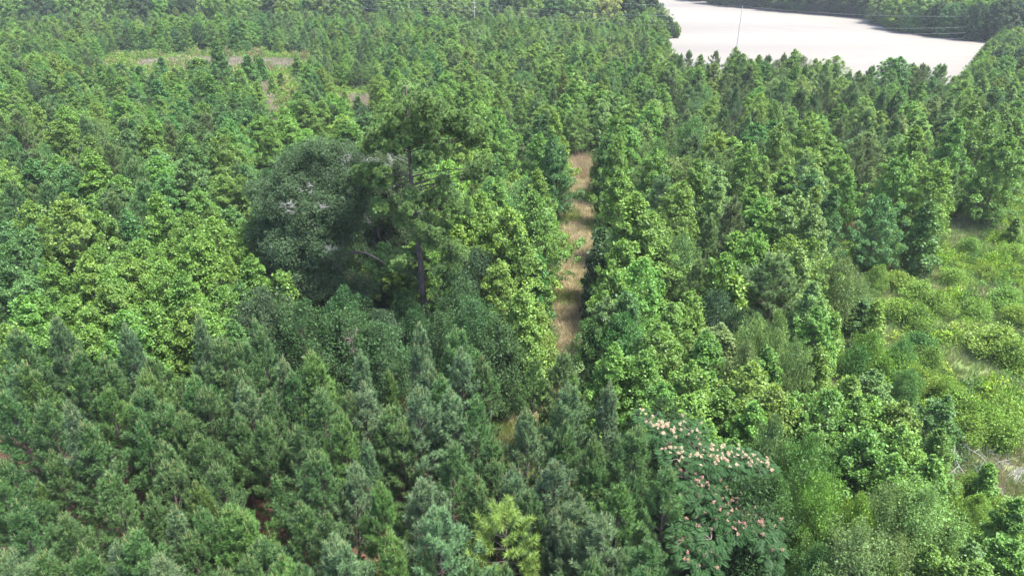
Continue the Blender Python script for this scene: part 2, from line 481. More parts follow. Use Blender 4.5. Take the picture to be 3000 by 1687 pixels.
STAND_TOP = [(-500, 1090), (0, 1010), (170, 975), (650, 975), (800, 1090), (950, 1075), (1200, 1030), (1350, 1020), (1420, 1080), (1560, 1095),
             (1690, 1140), (1830, 1165), (1880, 1300), (1930, 1430), (1930, 1700), (1880, 2500), (-1200, 2500)]
STAND = ground_poly(STAND_TOP, 6.5)
MEADOW = ground_poly([(2420, 800), (2430, 690), (2520, 655), (2600, 640), (2790, 640), (2860, 600), (3060, 560), (3500, 600), (3600, 1700), (3050, 1720),
                      (2960, 1560), (2880, 1500), (2850, 1440), (2840, 1400), (2830, 1330), (2790, 1260), (2700, 1220), (2560, 1180), (2450, 1130), (2340, 1080), (2330, 1010), (2420, 930)])
DRY = ground_poly([(2800, 1340), (2810, 1270), (2900, 1255), (3050, 1250), (3150, 1300), (3150, 1440), (2950, 1450), (2840, 1400)])
SAND = ground_poly([(2920, 1392), (2960, 1372), (3080, 1370), (3090, 1420), (2985, 1415)])
CLEAR = ground_poly([(265, 215), (300, 180), (400, 165), (600, 162), (800, 165), (905, 172), (900, 205), (840, 225), (900, 290), (880, 330), (780, 345),
                     (740, 270), (640, 240), (560, 235), (400, 250), (300, 250)])
CLEAR2 = ground_poly([(900, 262), (1100, 270), (1130, 310), (1040, 330), (960, 300)])
TAN = ground_poly([(385, 200), (410, 180), (620, 172), (890, 178), (900, 198), (780, 212), (600, 202), (440, 206)])
TAN2 = ground_poly([(745, 235), (800, 240), (815, 335), (760, 335)])
TAN3 = ground_poly([(985, 285), (1085, 282), (1100, 315), (1040, 325), (1000, 310)])
SIDE = ground_poly([(2860, 545), (3060, 500), (3200, 620), (2900, 640)])
FIELD = ground_poly([(1640, -60), (1790, 0), (1890, 60), (1950, 110), (1960, 170), (2000, 225), (2300, 255), (2560, 268), (2720, 270), (2815, 260),
                     (2835, 215), (2880, 160), (2925, 132), (2860, 121), (2700, 105), (2600, 84), (2568, 72), (2590, 52), (2400, 40), (2100, 17), (2010, -22), (2050, -60)])
FIELD_X = ground_poly([(1640, -60), (1775, 0), (1875, 60), (1935, 100), (1930, 170), (1985, 240), (2300, 262), (2560, 275), (2740, 278), (2850, 262),
                     (2850, 215), (2880, 160), (2925, 132), (2860, 121), (2700, 105), (2600, 84), (2568, 72), (2590, 52), (2400, 40), (2100, 17), (2010, -22), (2050, -60)])

def in_open(x, y, near=0.0):
    return inside(CLEAR, x, y) or inside(CLEAR2, x, y) or inside(MEADOW, x, y) or inside(FIELD_X, x, y)

def sheet(name, poly, z, mat, step, wob=.5):
    """a flat piece of ground: the outline is resampled and roughened, then filled"""
    pts = []
    for i in range(len(poly)):
        a, b = np.array(poly[i]), np.array(poly[(i + 1) % len(poly)])
        n = max(1, int(np.linalg.norm(b - a) / step))
        for k in range(n):
            p = a + (b - a) * k / n
            pts.append(p + RNG.normal(0, wob, 2))
    import bmesh
    bm = bmesh.new()
    vs = [bm.verts.new((p[0], p[1], z)) for p in pts]
    f = bm.faces.new(vs)
    if f.normal.z < 0: f.normal_flip()
    bmesh.ops.triangulate(bm, faces=[f])
    me = bpy.data.meshes.new(name); bm.to_mesh(me); bm.free()
    for p in me.polygons:
        pass
    me.materials.append(mat)
    return setting(name, me)

# ground sheet, gently uneven between the trees
gx = np.concatenate([[-900, -500], np.linspace(-300, 300, 61), [500, 900]])
gy = np.concatenate([[-150], np.linspace(-20, 480, 51), [700, 1000]])
GX, GY = np.meshgrid(gx, gy)
mb = MB()
nx_ = len(gx)
ii = (np.arange(len(gy) - 1)[:, None] * nx_ + np.arange(nx_ - 1)[None]).ravel()
mb.add(np.stack([GX.ravel(), GY.ravel(), np.zeros(GX.size)], 1), np.stack([ii, ii + 1, ii + nx_ + 1, ii + nx_], 1))
setting("ground", mb.mesh("ground", M_GROUND))
sheet("needle_floor", STAND, .004, M_LITTER, 1.5, .25)
sheet("meadow", MEADOW, .004, M_MEADOW, 1.5, .3)
sheet("dry_grass_patch", DRY, .008, M_TAN, .8, .2)
sheet("sand_patch", SAND, .012, M_SAND, .5, .12)
sheet("clearing", CLEAR, .004, M_MEADOW, 3, .7)
sheet("clearing_far_side", CLEAR2, .004, M_MEADOW, 3, .7)
sheet("tan_strip", TAN, .008, M_TAN, 2, .5)
sheet("tan_patch", TAN2, .012, M_TAN, 2, .5)
sheet("tan_spot", TAN3, .008, M_TAN, 2, .5)
sheet("side_clearing", SIDE, .012, M_TAN, 2, .4)
sheet("field", FIELD, .004, M_FIELD, 5, .8)
L_, R_ = [], []
for i, (x, y, w) in enumerate(PATH):
    a = np.array(PATH[max(0, i - 1)][:2]); b = np.array(PATH[min(len(PATH) - 1, i + 1)][:2])
    d = (b - a) / np.linalg.norm(b - a); n_ = np.array((d[1], -d[0]))
    L_.append(tuple(np.array((x, y)) + n_ * (w + .7))); R_.append(tuple(np.array((x, y)) - n_ * (w + .7)))
sheet("path", L_ + R_[::-1], .016, M_PATH, .8, .12)

# ------------------------------------------------------------------ tree patterns (each mesh is shared by its copies)
PROTO = {}
def reg(key, H, meshes): PROTO[key] = (H, meshes[0], meshes[1])
for i, (R_0, op, cd, wh, nl) in enumerate([(1.50, .1, .7, .50, .19), (1.30, .2, .9, .52, .19), (1.80, .25, .5, .52, .19), (1.60, .45, .4, .56, .20), (1.05, .1, .8, .48, .18), (1.85, .15, .6, .53, .19)]):
    reg(f"P{i}", 7.0, young_pine("young_pine", 7.0, R_0, 100 + i, base=[.16, .2, .14, .24, .16, .2][i], candles=cd * 1.3, wh=wh, open_=op, needle=nl))
for i, (sh, R_0, nl_, ec) in enumerate([('cone', 2.6, 50, .15), ('taper', 2.6, 50, .2), ('cone', 2.3, 46, .22), ('oval', 2.9, 54, .25), ('taper', 3.0, 56, .2), ('taper', 2.8, 52, .25)]):
    reg(f"G{i}", 9.0, broad_tree("sweetgum", 9.0, R_0, base=[.08, .1, .06, .12, .1, .14][i], shape=sh, n_limb=nl_, lump=.54, ncl=11, k=14, size=.15, seed=200 + i, ecc=ec * 1.2, jit=.17))
for i in range(2):
    reg(f"S{i}", 5.0, broad_tree("sapling", 5.0, 1.05, base=.05, shape='cone', n_limb=26, lump=.42, ncl=8, k=10, size=.17, seed=300 + i, ecc=.2, sub=1))
for i in range(3):
    reg(f"O{i}", 6.0, broad_tree("oak", 6.0, [2.9, 2.5, 3.1][i], base=.02, shape='round', n_limb=60, lump=.62, ncl=12, k=12, size=.15, fine=True, seed=400 + i, ecc=.25, jit=.2))
for i in range(2):
    reg(f"W{i}", 6.0, broad_tree("willow_oak", 6.0, [2.6, 3.0][i], base=.03, shape=['oval', 'round'][i], n_limb=64, lump=.5, ncl=11, k=18, size=.13, fine=True, seed=500 + i, ecc=.25, droop=True, jit=.2))
for i in range(3):
    reg(f"B{i}", 12.0, broad_tree("big_tree", 12.0, [4.6, 4.0, 5.0][i], base=.04, shape='round', n_limb=80, lump=1.0, ncl=13, k=10, size=.34, seed=600 + i, ecc=.25))

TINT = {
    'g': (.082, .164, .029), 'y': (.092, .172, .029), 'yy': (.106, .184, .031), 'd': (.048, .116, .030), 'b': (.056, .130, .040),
    'p': (.048, .100, .034), 'pb': (.068, .122, .060), 'pg': (.058, .116, .030), 'py': (.135, .205, .045), 'pd': (.060, .114, .044),  # near-pine tints darker and bluer, with cloud shade put into the colour
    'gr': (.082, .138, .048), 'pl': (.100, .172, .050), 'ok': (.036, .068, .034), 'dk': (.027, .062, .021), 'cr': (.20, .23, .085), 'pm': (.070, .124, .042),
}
WORD = {'g': 'bright green', 'y': 'yellow-green', 'yy': 'lime yellow', 'd': 'deep green', 'b': 'blue-green', 'p': 'dark green', 'pb': 'blue-grey',
        'pg': 'fresh green', 'py': 'pale lime', 'pd': 'dusky', 'gr': 'grey-green', 'pl': 'pale green', 'ok': 'dark grey-green', 'dk': 'dark green',
        'cr': 'cream flecked', 'pm': 'muted green'}

TREES = []      # dicts collected here, made into objects below
def add_tree(kind, key, x, y, H, wid=1.0, tint='g', hand=False, jitter=.12):
    if not hand and (hides(dict(key=key, x=x, y=y, H=H, w=wid)) or hides(dict(key=key, x=x, y=y, H=H, w=wid), STAND_GAPS)): return
    t = np.array(TINT[tint]) * (1 + RNG.normal(0, jitter)) * (1 + RNG.normal(0, jitter * .4, 3))
    px, py = pix(x, y, H * .6)
    TREES.append(dict(kind=kind, key=key, x=x, y=y, H=H, w=wid, tint=tuple(np.clip(t, .01, .5)), tn=tint, rz=U(0, 6.28), hand=hand, px=px, py=py,
                      d=math.hypot(x, y), r=wid))

# young pines of the near stand, by the tip of each in the photograph: (x, y, height, tint, pattern)
PINES = [
 (210,1198,8.4,'pb','P4'),(35,1147,7.4,'p','P0'),(287,1155,7.2,'pg','P3'),(412,1147,7.6,'p','P5'),(480,1174,7.2,'p','P1'),(520,1217,7.0,'p','P0'),
 (598,1147,7.4,'p','P2'),(707,1136,7.6,'pb','P0'),(773,1237,7.2,'p','P5'),(804,1163,7.4,'p','P3'),(944,1150,7.6,'p','P0'),(983,1213,7.4,'pg','P1'),
 (928,1341,7.2,'p','P5'),(598,1287,7.2,'p','P2'),(501,1279,7.0,'p','P1'),(233,1279,7.4,'p','P0'),(338,1404,7.2,'p','P3'),(486,1326,7.0,'p','P4'),
 (493,1365,6.8,'p','P5'),(567,1415,7.0,'pg','P0'),(50,1485,7.2,'p','P1'),(23,1341,7.0,'p','P2'),(12,1419,6.6,'p','P3'),(194,1509,7.2,'p','P0'),
 (517,1516,7.0,'pb','P4'),(598,1497,7.0,'p','P0'),(668,1520,7.2,'pg','P5'),(719,1516,7.2,'pg','P1'),(695,1629,7.0,'p','P3'),(831,1613,7.2,'pg','P1'),
 (979,1582,7.2,'pb','P0'),(975,1505,6.8,'p','P3'),(245,1606,7.0,'p','P1'),(132,1625,6.8,'p','P0'),(377,1586,7.4,'p','P2'),(330,1606,6.6,'pb','P3'),
 (12,1645,7.0,'pb','P5'),(820,1411,5.4,'p','P4'),(641,1660,7.0,'p','P2'),(113,1419,5.0,'pg','P4'),(1070,1147,7.4,'pb','P1'),(1016,1165,7.0,'p','P0'),
 (1218,1163,8.2,'pb','P5'),(1334,1155,7.8,'pb','P0'),(1280,1120,7.6,'p','P2'),(1439,1287,6.8,'p','P2'),(1556,1217,7.8,'pb','P0'),(1660,1140,7.8,'pb','P5'),
 (1789,1147,8.4,'pb','P4'),(1649,1237,7.2,'p','P1'),(1746,1295,7.6,'p','P0'),(1855,1279,8.0,'p','P5'),(1311,1303,7.6,'p','P0'),(1396,1408,7.2,'p','P4'),
 (1637,1361,7.8,'pb','P3'),(1517,1373,7.2,'pb','P1'),(1132,1411,7.4,'pg','P0'),(1252,1427,7.4,'pb','P2'),(1280,1497,8.0,'pb','P5'),(1691,1466,7.2,'pb','P1'),
 (1816,1431,7.6,'pg','P3'),(1940,1396,7.6,'p','P2'),(1843,1400,6.8,'p','P4'),(1629,1509,6.6,'pb','P4'),(1660,1551,6.6,'pb','P0'),(1781,1555,7.4,'pb','P5'),
 (1132,1586,7.2,'pg','P1'),(1012,1610,7.2,'pb','P2'),(1602,1652,7.0,'p','P0'),(1462,1668,7.0,'p','P4'),(1905,1606,7.2,'p','P3'),(1458,1353,6.4,'p','P2'),
 (1637,1299,6.2,'p','P4'),(1012,1377,6.8,'pb','P0'),(1070,1303,6.4,'pb','P4'),(167,942,8.6,'pb','P0'),(58,974,8.2,'p','P5'),(210,1047,8.0,'p','P2'),
 (82,1078,7.8,'pg','P1'),(349,981,8.2,'pb','P0'),(567,939,8.8,'pb','P4'),(641,1008,8.2,'p','P2'),(749,950,8.6,'p','P1'),(700,1010,7.8,'p','P5'),(936,1036,8.0,'pg','P0'),
 (819,1071,7.6,'pb','P4'),(400,1102,7.6,'pg','P2'),(699,1105,7.6,'p','P0'),(12,1098,7.6,'pb','P3'),(1233,977,8.4,'pb','P4'),(1326,977,8.6,'p','P5'),
 (1342,1028,8.2,'pb','P0'),(1229,1067,7.8,'pb','P1'),(1043,1043,7.8,'pb','P4'),(1136,1090,6.4,'pg','P4'),(1559,1063,6.6,'pg','P3'),(1652,1036,7.2,'pm','P2'),
 (1411,1051,7.4,'p','P1'),(1656,1105,6.4,'pg','P4'),(560,1120,7.4,'p','P5'),(285,1060,7.6,'p','P1'),(470,1050,7.6,'p','P2'),(120,1190,7.2,'p','P2'),
 (150,1330,6.4,'p','P1'),(400,1250,6.6,'p','P4'),(680,1220,6.8,'p','P1'),(640,1380,6.6,'p','P5'),(880,1270,6.8,'p','P2'),(860,1110,7.2,'p','P3'),
 (1180,1240,6.8,'p','P2'),(1130,1200,6.8,'p','P5'),(1390,1190,7.0,'p','P3'),(430,1450,6.6,'p','P1'),(880,1500,6.6,'p','P0'),(780,1590,6.4,'p','P2'),
 (1330,1560,6.0,'p','P1'),(1560,1460,6.8,'p','P2'),(1740,1380,6.6,'p','P3'),(1380,1660,6.0,'p','P2'),(1720,1640,6.6,'p','P1'),(560,1590,6.4,'p','P5'),
 (470,1640,6.8,'pb','P0'),(900,1660,6.6,'p','P3'),(1230,1640,6.2,'p','P0'),(1840,1660,6.6,'p','P2'),(1520,1520,6.2,'p','P0'),(1590,1420,6.4,'p','P2'),
]
for x, y, H, tn, key in PINES:
    p = at(x, y, H); add_tree('young_pine', key, p[0], p[1], H * 1.03, 1.0 * U(.86, 1.06), tn, True, .08)
p = at(1480, 1488, 7.2)
LIME = (p[0], p[1])
# pines standing among the broadleaves: (x, y tip, height, width factor, tint)
for x, y, H, w, tn in [(2295,744,8.2,1.5,'pm'),(2146,575,8.6,1.25,'pm'),(2090,640,7.6,1.2,'pm'),(2050,760,6.4,1.1,'pm'),(1430,240,6.5,1.0,'p'),(1760,625,5.5,.8,'pm'),
                    (425,530,8.0,1.2,'p'),(120,535,7.6,1.3,'p'),(330,560,8.0,1.3,'pm'),(20,540,7.6,1.2,'p'),(690,480,6.4,1.1,'pd'),(1650,470,7,1.2,'b'),(1540,420,7.0,1.3,'pm'),
                    (2800,500,6.5,1.2,'gr'),(2520,400,8,1.2,'pm'),(2160,250,8,1.1,'pd'),(2300,230,8,1.2,'pd'),(2500,240,8,1.2,'pd'),(2390,265,8,1.2,'pd')]:
    p = at(x, y, H); add_tree('young_pine', 'P%d' % int(U(0, 5.99)), p[0], p[1], H, w, tn, True, .08)

# sweetgums by the tip and width of each crown: (x, y, width px, tint)
GUMS = [
 (179,588,170,'g'),(78,592,110,'g'),(287,622,120,'g'),(377,618,110,'b'),(446,574,150,'g'),(560,620,130,'g'),(745,600,150,'y'),(629,643,150,'y'),
 (582,682,150,'yy'),(280,717,130,'g'),(408,702,110,'y'),(233,756,130,'yy'),(373,752,110,'g'),(466,764,120,'g'),(524,799,140,'g'),(300,800,130,'g'),
 (148,764,100,'g'),(78,803,100,'b'),(15,717,130,'d'),(70,682,110,'b'),(43,869,130,'g'),(116,857,110,'g'),(217,873,120,'y'),(311,834,120,'g'),
 (349,911,150,'g'),(435,888,140,'g'),(551,892,120,'y'),(613,923,120,'g'),(248,950,130,'g'),(691,942,110,'d'),(823,795,80,'y'),(807,888,60,'g'),
 (660,764,120,'g'),(730,748,120,'g'),(637,840,110,'g'),(10,640,130,'b'),(130,950,120,'g'),(20,950,110,'g'),(700,830,100,'d'),
 (1361,574,120,'y'),(1411,570,120,'y'),(1497,612,160,'y'),(1567,566,150,'g'),(1629,585,120,'g'),(1655,650,100,'g'),(1423,655,120,'y'),(1338,670,80,'y'),
 (1466,768,95,'y'),(1543,849,150,'yy'),(1590,890,100,'y'),(1524,686,130,'g'),(1605,756,70,'d'),(1290,540,100,'g'),(1460,520,110,'g'),(1590,500,100,'y'),
 (1846,574,200,'g'),(1904,628,130,'g'),(1807,700,110,'y'),(1875,756,130,'g'),(1790,790,110,'g'),(1738,729,80,'dk'),(1835,849,110,'d'),(1939,946,120,'y'),(1815,1012,130,'g'),
 (1757,873,100,'gr'),(1982,888,110,'y'),(1772,404,120,'g'),(1827,500,120,'y'),(1931,435,110,'g'),(1761,678,70,'dk'),(1880,1040,120,'g'),
 (2322,566,150,'pl'),(2388,609,140,'pl'),(2272,624,110,'y'),(2148,686,70,'y'),(2217,682,110,'y'),(2594,572,84,'b'),(2735,600,76,'d'),(2446,560,100,'d'),
 (2360,729,120,'pl'),(2388,830,110,'pl'),(2120,748,90,'y'),(2039,861,95,'yy'),(2575,892,60,'y'),(2167,818,80,'y'),(2330,690,110,'y'),(2385,700,110,'g'),(2415,900,90,'g'),
 (2074,977,130,'g'),(2039,1063,140,'g'),(2198,1063,120,'y'),(2252,1020,100,'g'),(2404,1020,100,'y'),(2497,1082,120,'y'),(2575,1082,90,'pl'),
 (2272,1124,140,'y'),(2218,1182,120,'g'),(2319,1159,110,'g'),(2431,1147,140,'g'),(2505,1167,120,'g'),(2563,1163,100,'y'),(2746,1163,110,'d'),
 (2556,1268,140,'g'),(2660,1248,130,'y'),(2521,1279,110,'g'),(2769,1268,110,'g'),(2645,1342,140,'g'),(2738,1342,120,'g'),(2150,1290,110,'g'),(2085,1240,120,'y'),
 (2031,1155,130,'g'),(2640,1180,110,'g'),(2370,1240,110,'g'),(2690,1420,110,'g'),(1960,1130,110,'g'),(2130,1130,110,'g'),
 (2816,1645,120,'g'),(2893,1656,120,'g'),(2738,1625,110,'y'),(2963,1571,130,'g'),(2979,1460,120,'g'),(2860,1600,110,'pl'),(3060,1600,130,'g'),(1880,1180,110,'g'),
 (1720,345,110,'g'),(1660,330,100,'y'),(1640,400,110,'d'),(1570,390,100,'g'),(1700,395,80,'d'),(1465,340,80,'g'),(1395,300,110,'g'),(1340,390,90,'y'),(1360,350,90,'g'),
 (630,120,80,'d'),(2640,455,110,'g'),(2680,380,120,'y'),(2800,360,120,'g'),(2900,330,120,'g'),(2760,470,110,'g'),(2850,300,110,'y'),(2960,400,120,'g'),
 (2200,420,110,'y'),(2240,480,100,'g'),(2060,470,100,'y'),(1990,530,110,'g'),(2100,520,100,'pl'),(2380,330,100,'y'),(2300,370,100,'g'),
]
for x, y, wpx, tn in GUMS:
    # a crown of wpx pixels: work out height and distance together
    H = 9.2
    for _ in range(3):
        p = at(x, y, H); d = p[1] * CP + (CAM_H - H) * SP
        wm = wpx * 1.18 * d / FOC
        H = min(10.5, max(4.2, 3.4 + 1.3 * wm))
    key = 'G%d' % int(U(0, 5.99))
    if wpx <= 80 and wm < 3: key = 'S%d' % int(U(0, 1.99))
    Hp, Rp = PROTO[key][0], None
    base_w = {'G0': 5.2, 'G1': 5.2, 'G2': 4.6, 'G3': 5.8, 'G4': 6, 'G5': 5.6, 'S0': 2.1, 'S1': 2.1}[key]
    wf = wm / (base_w * H / Hp)
    add_tree('sweetgum_tree', key, p[0], p[1], H, min(1.35, max(.95, wf)), tn, True, .07)
# the tall gum column to the right of the path
# small trees on the clearing at the upper left: (x, y tip, height, tint)
for x, y, H, tn in [(404,198,5.5,'d'),(572,172,6.5,'g'),(590,178,6,'g'),(652,180,5.5,'g'),(725,166,6,'d'),(762,172,5,'d'),(868,165,4.2,'g'),(553,182,3,'d'),(700,205,5,'g'),
                    (750,245,5,'g'),(500,215,5,'g'),(455,238,5.5,'b'),(820,215,3.5,'g'),(610,225,6,'g'),(690,250,6.5,'g'),(860,300,5,'g'),(745,165,5,'g'),(1045,285,3.2,'d'),
                    (795,225,3.5,'g'),(640,160,6,'d'),(1090,300,4,'g'),(1010,270,4,'g'),(470,170,4.5,'d'),(330,190,4,'g'),(520,252,5,'g'),(350,230,5,'g')]:
    p = at(x, y, H); add_tree('sapling_tree', 'S%d' % int(U(0, 1.99)), p[0], p[1], H, U(1.1, 1.5), tn, True, .1)
for x, y, H, w, tn in [(2575,892,4.0,1.0,'y'),(2815,520,4.5,1.2,'g'),(2913,1368,3.0,1.0,'y'),(2530,880,3.0,1.3,'d'),(2985,640,3,1.2,'g')]:
    p = at(x, y, H); add_tree('sapling_tree', 'S0', p[0], p[1], H, w, tn, True, .1)

# round oaks and dense dark shrubs-trees: (x, y top, width px, height, tint)
OAKS = [(2105,861,120,6.0,'ok'),(870,900,210,6.5,'dk'),(990,930,210,6.2,'dk'),(1100,960,170,5.6,'dk'),(1390,890,200,7.0,'dk'),(1450,960,180,6.5,'dk'),(1300,930,150,6.0,'dk'),
        (770,860,140,6.8,'ok'),(1516,752,110,5.6,'d'),(1400,735,140,7.0,'ok'),(1330,800,120,6.5,'dk'),(1180,860,110,5.0,'dk'),(1215,915,90,4.4,'dk'),(2230,940,70,6.0,'gr'),
        (1823,930,130,6.0,'d'),(1760,930,100,5.5,'d'),(2000,1240,150,6.6,'dk'),(1945,1190,130,6.2,'dk'),(2800,970,80,3.0,'d'),(2481,768,110,6.0,'gr'),(2528,834,60,3.8,'gr'),
        (2815,1052,110,3.2,'d'),(2700,760,60,2.6,'g'),(2200,1420,200,6.5,'dk'),(1450,540,150,7.5,'b'),(1540,530,140,7.0,'b'),(1230,430,90,8,'b'),(2030,360,120,8,'d'),
        (2180,920,120,5.8,'dk'),(1120,720,90,5.5,'dk'),(880,780,130,6.0,'dk'),(1000,860,130,6.4,'dk'),(700,900,110,6.2,'ok'),(2000,470,120,8,'pm'),(1530,960,90,4.8,'dk'),
        (1940,700,90,6.5,'pm'),(2010,700,90,6.5,'pm'),(2110,460,120,7.5,'pm')]
OW = {'O0': 5.8, 'O1': 5.0, 'O2': 6.2, 'W0': 5.2, 'W1': 6.0}
for x, y, wpx, H, tn in OAKS:
    p = at(x, y, H); d = p[1] * CP + (CAM_H - H) * SP
    key = 'O%d' % int(U(0, 2.99)); wm = wpx * 1.1 * d / FOC
    add_tree('round_oak_tree', key, p[0], p[1], H, min(1.8, max(.6, wm / (OW[key] * H / 6))), tn, True, .06)
for x, y, wpx, H, tn in [(2381,1303,200,7.2,'d'),(2280,1240,120,7.6,'gr'),(2290,1400,160,6.6,'d'),(2536,1454,130,6.4,'yy'),(2719,1435,260,7.0,'pl'),(2600,1450,150,6.6,'gr'),
                         (2517,1555,240,6.4,'gr'),(2400,1600,150,5.2,'d'),(2229,960,80,6.8,'pl'),(2275,930,110,7.4,'pl'),(2342,1016,110,6.6,'gr'),(2180,1010,110,6.8,'gr'),
                         (2640,1600,160,5.6,'gr'),(2874,1454,100,3.4,'yy'),(2790,1560,110,5.2,'pl'),(2620,1640,150,4.8,'g'),(2420,1420,110,6.8,'g')]:
    p = at(x, y, H); d = p[1] * CP + (CAM_H - H) * SP
    key = 'W%d' % int(U(0, 1.99)); wm = wpx * 1.1 * d / FOC
    add_tree('willow_oak_tree', key, p[0], p[1], H, min(1.8, max(.42, wm / (OW[key] * H / 6))), tn, True, .06)
# bramble bushes of the right-hand meadow: (x, y top, width px, height, tint)
for x, y, wpx, H, tn in [(2932,962,150,2.2,'yy'),(2980,1000,120,2.0,'yy'),(2560,745,90,1.8,'y'),(2640,800,90,1.6,'yy'),(2700,830,100,1.7,'y'),(2760,860,90,1.8,'yy'),(2640,880,100,1.8,'yy'),
                         (2700,900,90,1.8,'y'),(2480,900,100,2.2,'y'),(2450,980,90,2.4,'y'),(2560,980,90,2.4,'g'),(2640,1030,110,2.4,'y'),(2700,1080,100,2.2,'yy'),(2600,1050,80,2.2,'g'),
                         (2520,1020,90,2.4,'d'),(2960,850,110,1.6,'y'),(2990,900,80,1.6,'yy'),(2870,880,90,1.6,'yy'),(2800,790,80,1.4,'y'),(2750,700,80,1.6,'y'),(2850,700,70,1.5,'g'),
                         (2610,700,80,1.8,'g'),(2690,720,80,1.5,'y'),(2900,780,60,1.3,'yy'),(2830,1160,130,2.0,'yy'),(2900,1190,130,2.0,'yy'),(2960,1170,120,2.0,'yy'),(2780,1110,90,2.0,'y'),
                         (2850,1225,120,1.8,'yy'),(2950,1240,120,1.8,'yy'),(2700,980,90,1.8,'d'),(2740,1020,80,1.7,'g'),(2980,720,80,1.5,'y'),(2440,850,70,2.0,'y'),(2860,1390,80,1.6,'y'),
                         (2800,1420,90,2.0,'y'),(2930,1470,100,2.2,'yy')]:
    p = at(x, y, H); d = p[1] * CP + (CAM_H - H) * SP
    wm = wpx * .9 * d / FOC; H *= .85
    TREES.append(dict(kind='bramble_bush', key='K%d' % int(U(0, 2.99)), x=p[0], y=p[1], H=H, w=wm, tint=tuple(np.array(TINT[tn]) * (1 + RNG.normal(0, .06))), tn=tn,
                      rz=U(0, 6.28), hand=True, px=x, py=y, d=math.hypot(p[0], p[1]), r=wm / 2))

# what stays open to the eye: crowns that would hide the path or the tan strip are narrowed, or moved aside
SEEN_OPEN = [[(1685,466),(1735,466),(1742,520),(1742,600),(1728,655),(1722,720),(1704,772),(1704,800),(1714,870),(1712,950),(1706,1000),(1682,1050),(1655,1050),(1640,1000),(1636,950),
              (1612,880),(1612,805),(1650,775),(1693,722),(1677,650),(1673,600),(1684,520)],
             [(400,188),(440,176),(880,178),(890,192),(780,206),(600,198),(440,200)], [(750,245),(800,245),(812,330),(770,330)], [(1000,290),(1080,288),(1085,310),(1040,318),(1005,310)],
             [(2860,1262),(3000,1262),(3000,1420),(2900,1400),(2830,1350)], [(2480,700),(2540,650),(2680,640),(2750,690),(2870,650),(3000,640),(3000,1250),(2850,1240),(2770,1140),(2620,1060),(2500,1020),(2450,960),(2445,800)]]
STAND_GAPS = [[(1455,1130),(1500,1130),(1540,1260),(1500,1300),(1470,1230)],[(760,1480),(830,1480),(840,1600),(750,1580)],[(130,1390),(190,1390),(190,1500),(120,1500)],
              [(1085,1350),(1130,1350),(1130,1420),(1085,1420)],[(700,1270),(740,1270),(745,1340),(700,1340)],[(1540,1600),(1600,1600),(1600,1660),(1530,1660)]]
BASE_R = {'P': .25, 'G': .30, 'S': .22, 'O': .46, 'W': .46, 'B': .38, 'K': .3}
def crown_r(t):
    return t['w'] / 2 if t['key'][0] == 'K' else BASE_R[t['key'][0]] * t['H'] * t['w']
def hides(t, polys=SEEN_OPEN):
    r = crown_r(t)
    hit = 0
    for f, q in ((.12, .6), (.3, .85), (.5, .8), (.7, .55), (.9, .2)):
        for sgn in (-1, 0, 1):
            px, py = pix(t['x'] + sgn * q * r, t['y'], t['H'] * f)
            if any(inside(p, px, py) for p in polys): hit += 1
    return hit
for t in TREES:
    if t['kind'] == 'bramble_bush' or t['kind'] == 'sapling_tree' or (2440 < t['px'] < 2660 and 500 < t['py'] < 960) or (t['px'] > 2640 and t['py'] < 790): continue
    for _ in range(14):
        if not hides(t): break
        if t['w'] > .75: t['w'] *= .94
        px, _py = pix(t['x'], t['y'], t['H'] * .5)
        if 1400 < px < 2000: t['x'] += -.2 if px < 1690 else .2
        elif px > 2300: t['x'] -= .3; t['y'] -= .1
        else: t['y'] -= .5

# heroes' ground positions
PINE_AT = at(1247, 1000, 0); OAK_AT = at(965, 950, 0); OAK2_AT = at(1095, 905, 0)

# ------------------------------------------------------------------ the rest of the wood, on a loose grid
hand_xy = np.array([(t['x'], t['y']) for t in TREES] + [PINE_AT[:2]])
hand_r = np.array([max(.9, .23 * t['H'] * (t['w'] if t['kind'] != 'bramble_bush' else .5)) for t in TREES] + [1.5])
def free(x, y, r):
    return not np.any((hand_xy[:, 0] - x) ** 2 + (hand_xy[:, 1] - y) ** 2 < (hand_r * .85 + r) ** 2)
# pines of the stand
yy_ = 12.0
while yy_ < 44:
    xx_ = -40 + U(0, 1)
    while xx_ < 16:
        x, y = xx_ + U(-.5, .5), yy_ + U(-.5, .5)
        xx_ += 2.9
        if not inside(STAND, x, y) or path_dist(x, y) < .3: continue
        if math.hypot(x - LIME[0], y - LIME[1]) < 2.2: continue
        px, py = pix(x, y, 3)
        if px < -500 or py > 2100: continue
        if any((px - cx) ** 2 / a ** 2 + (py - cy) ** 2 / b ** 2 < 1 for cx, cy, a, b in [(1490, 1200, 70, 110), (800, 1540, 90, 90), (165, 1430, 80, 60), (1130, 1400, 50, 60), (1560, 1640, 70, 50), (690, 1280, 60, 40), (850, 1470, 80, 60)]): continue
        if free(x, y, 1.25 if px > 0 and py < 1700 else .2):
            add_tree('young_pine', 'P%d' % int(U(0, 5.99)), x, y, U(3.8, 5.6), U(.9, 1.1), random.Random(int(x * 99 + y * 7)).choice(['p', 'p', 'pg', 'pb']), False, .1)
    yy_ += 2.9

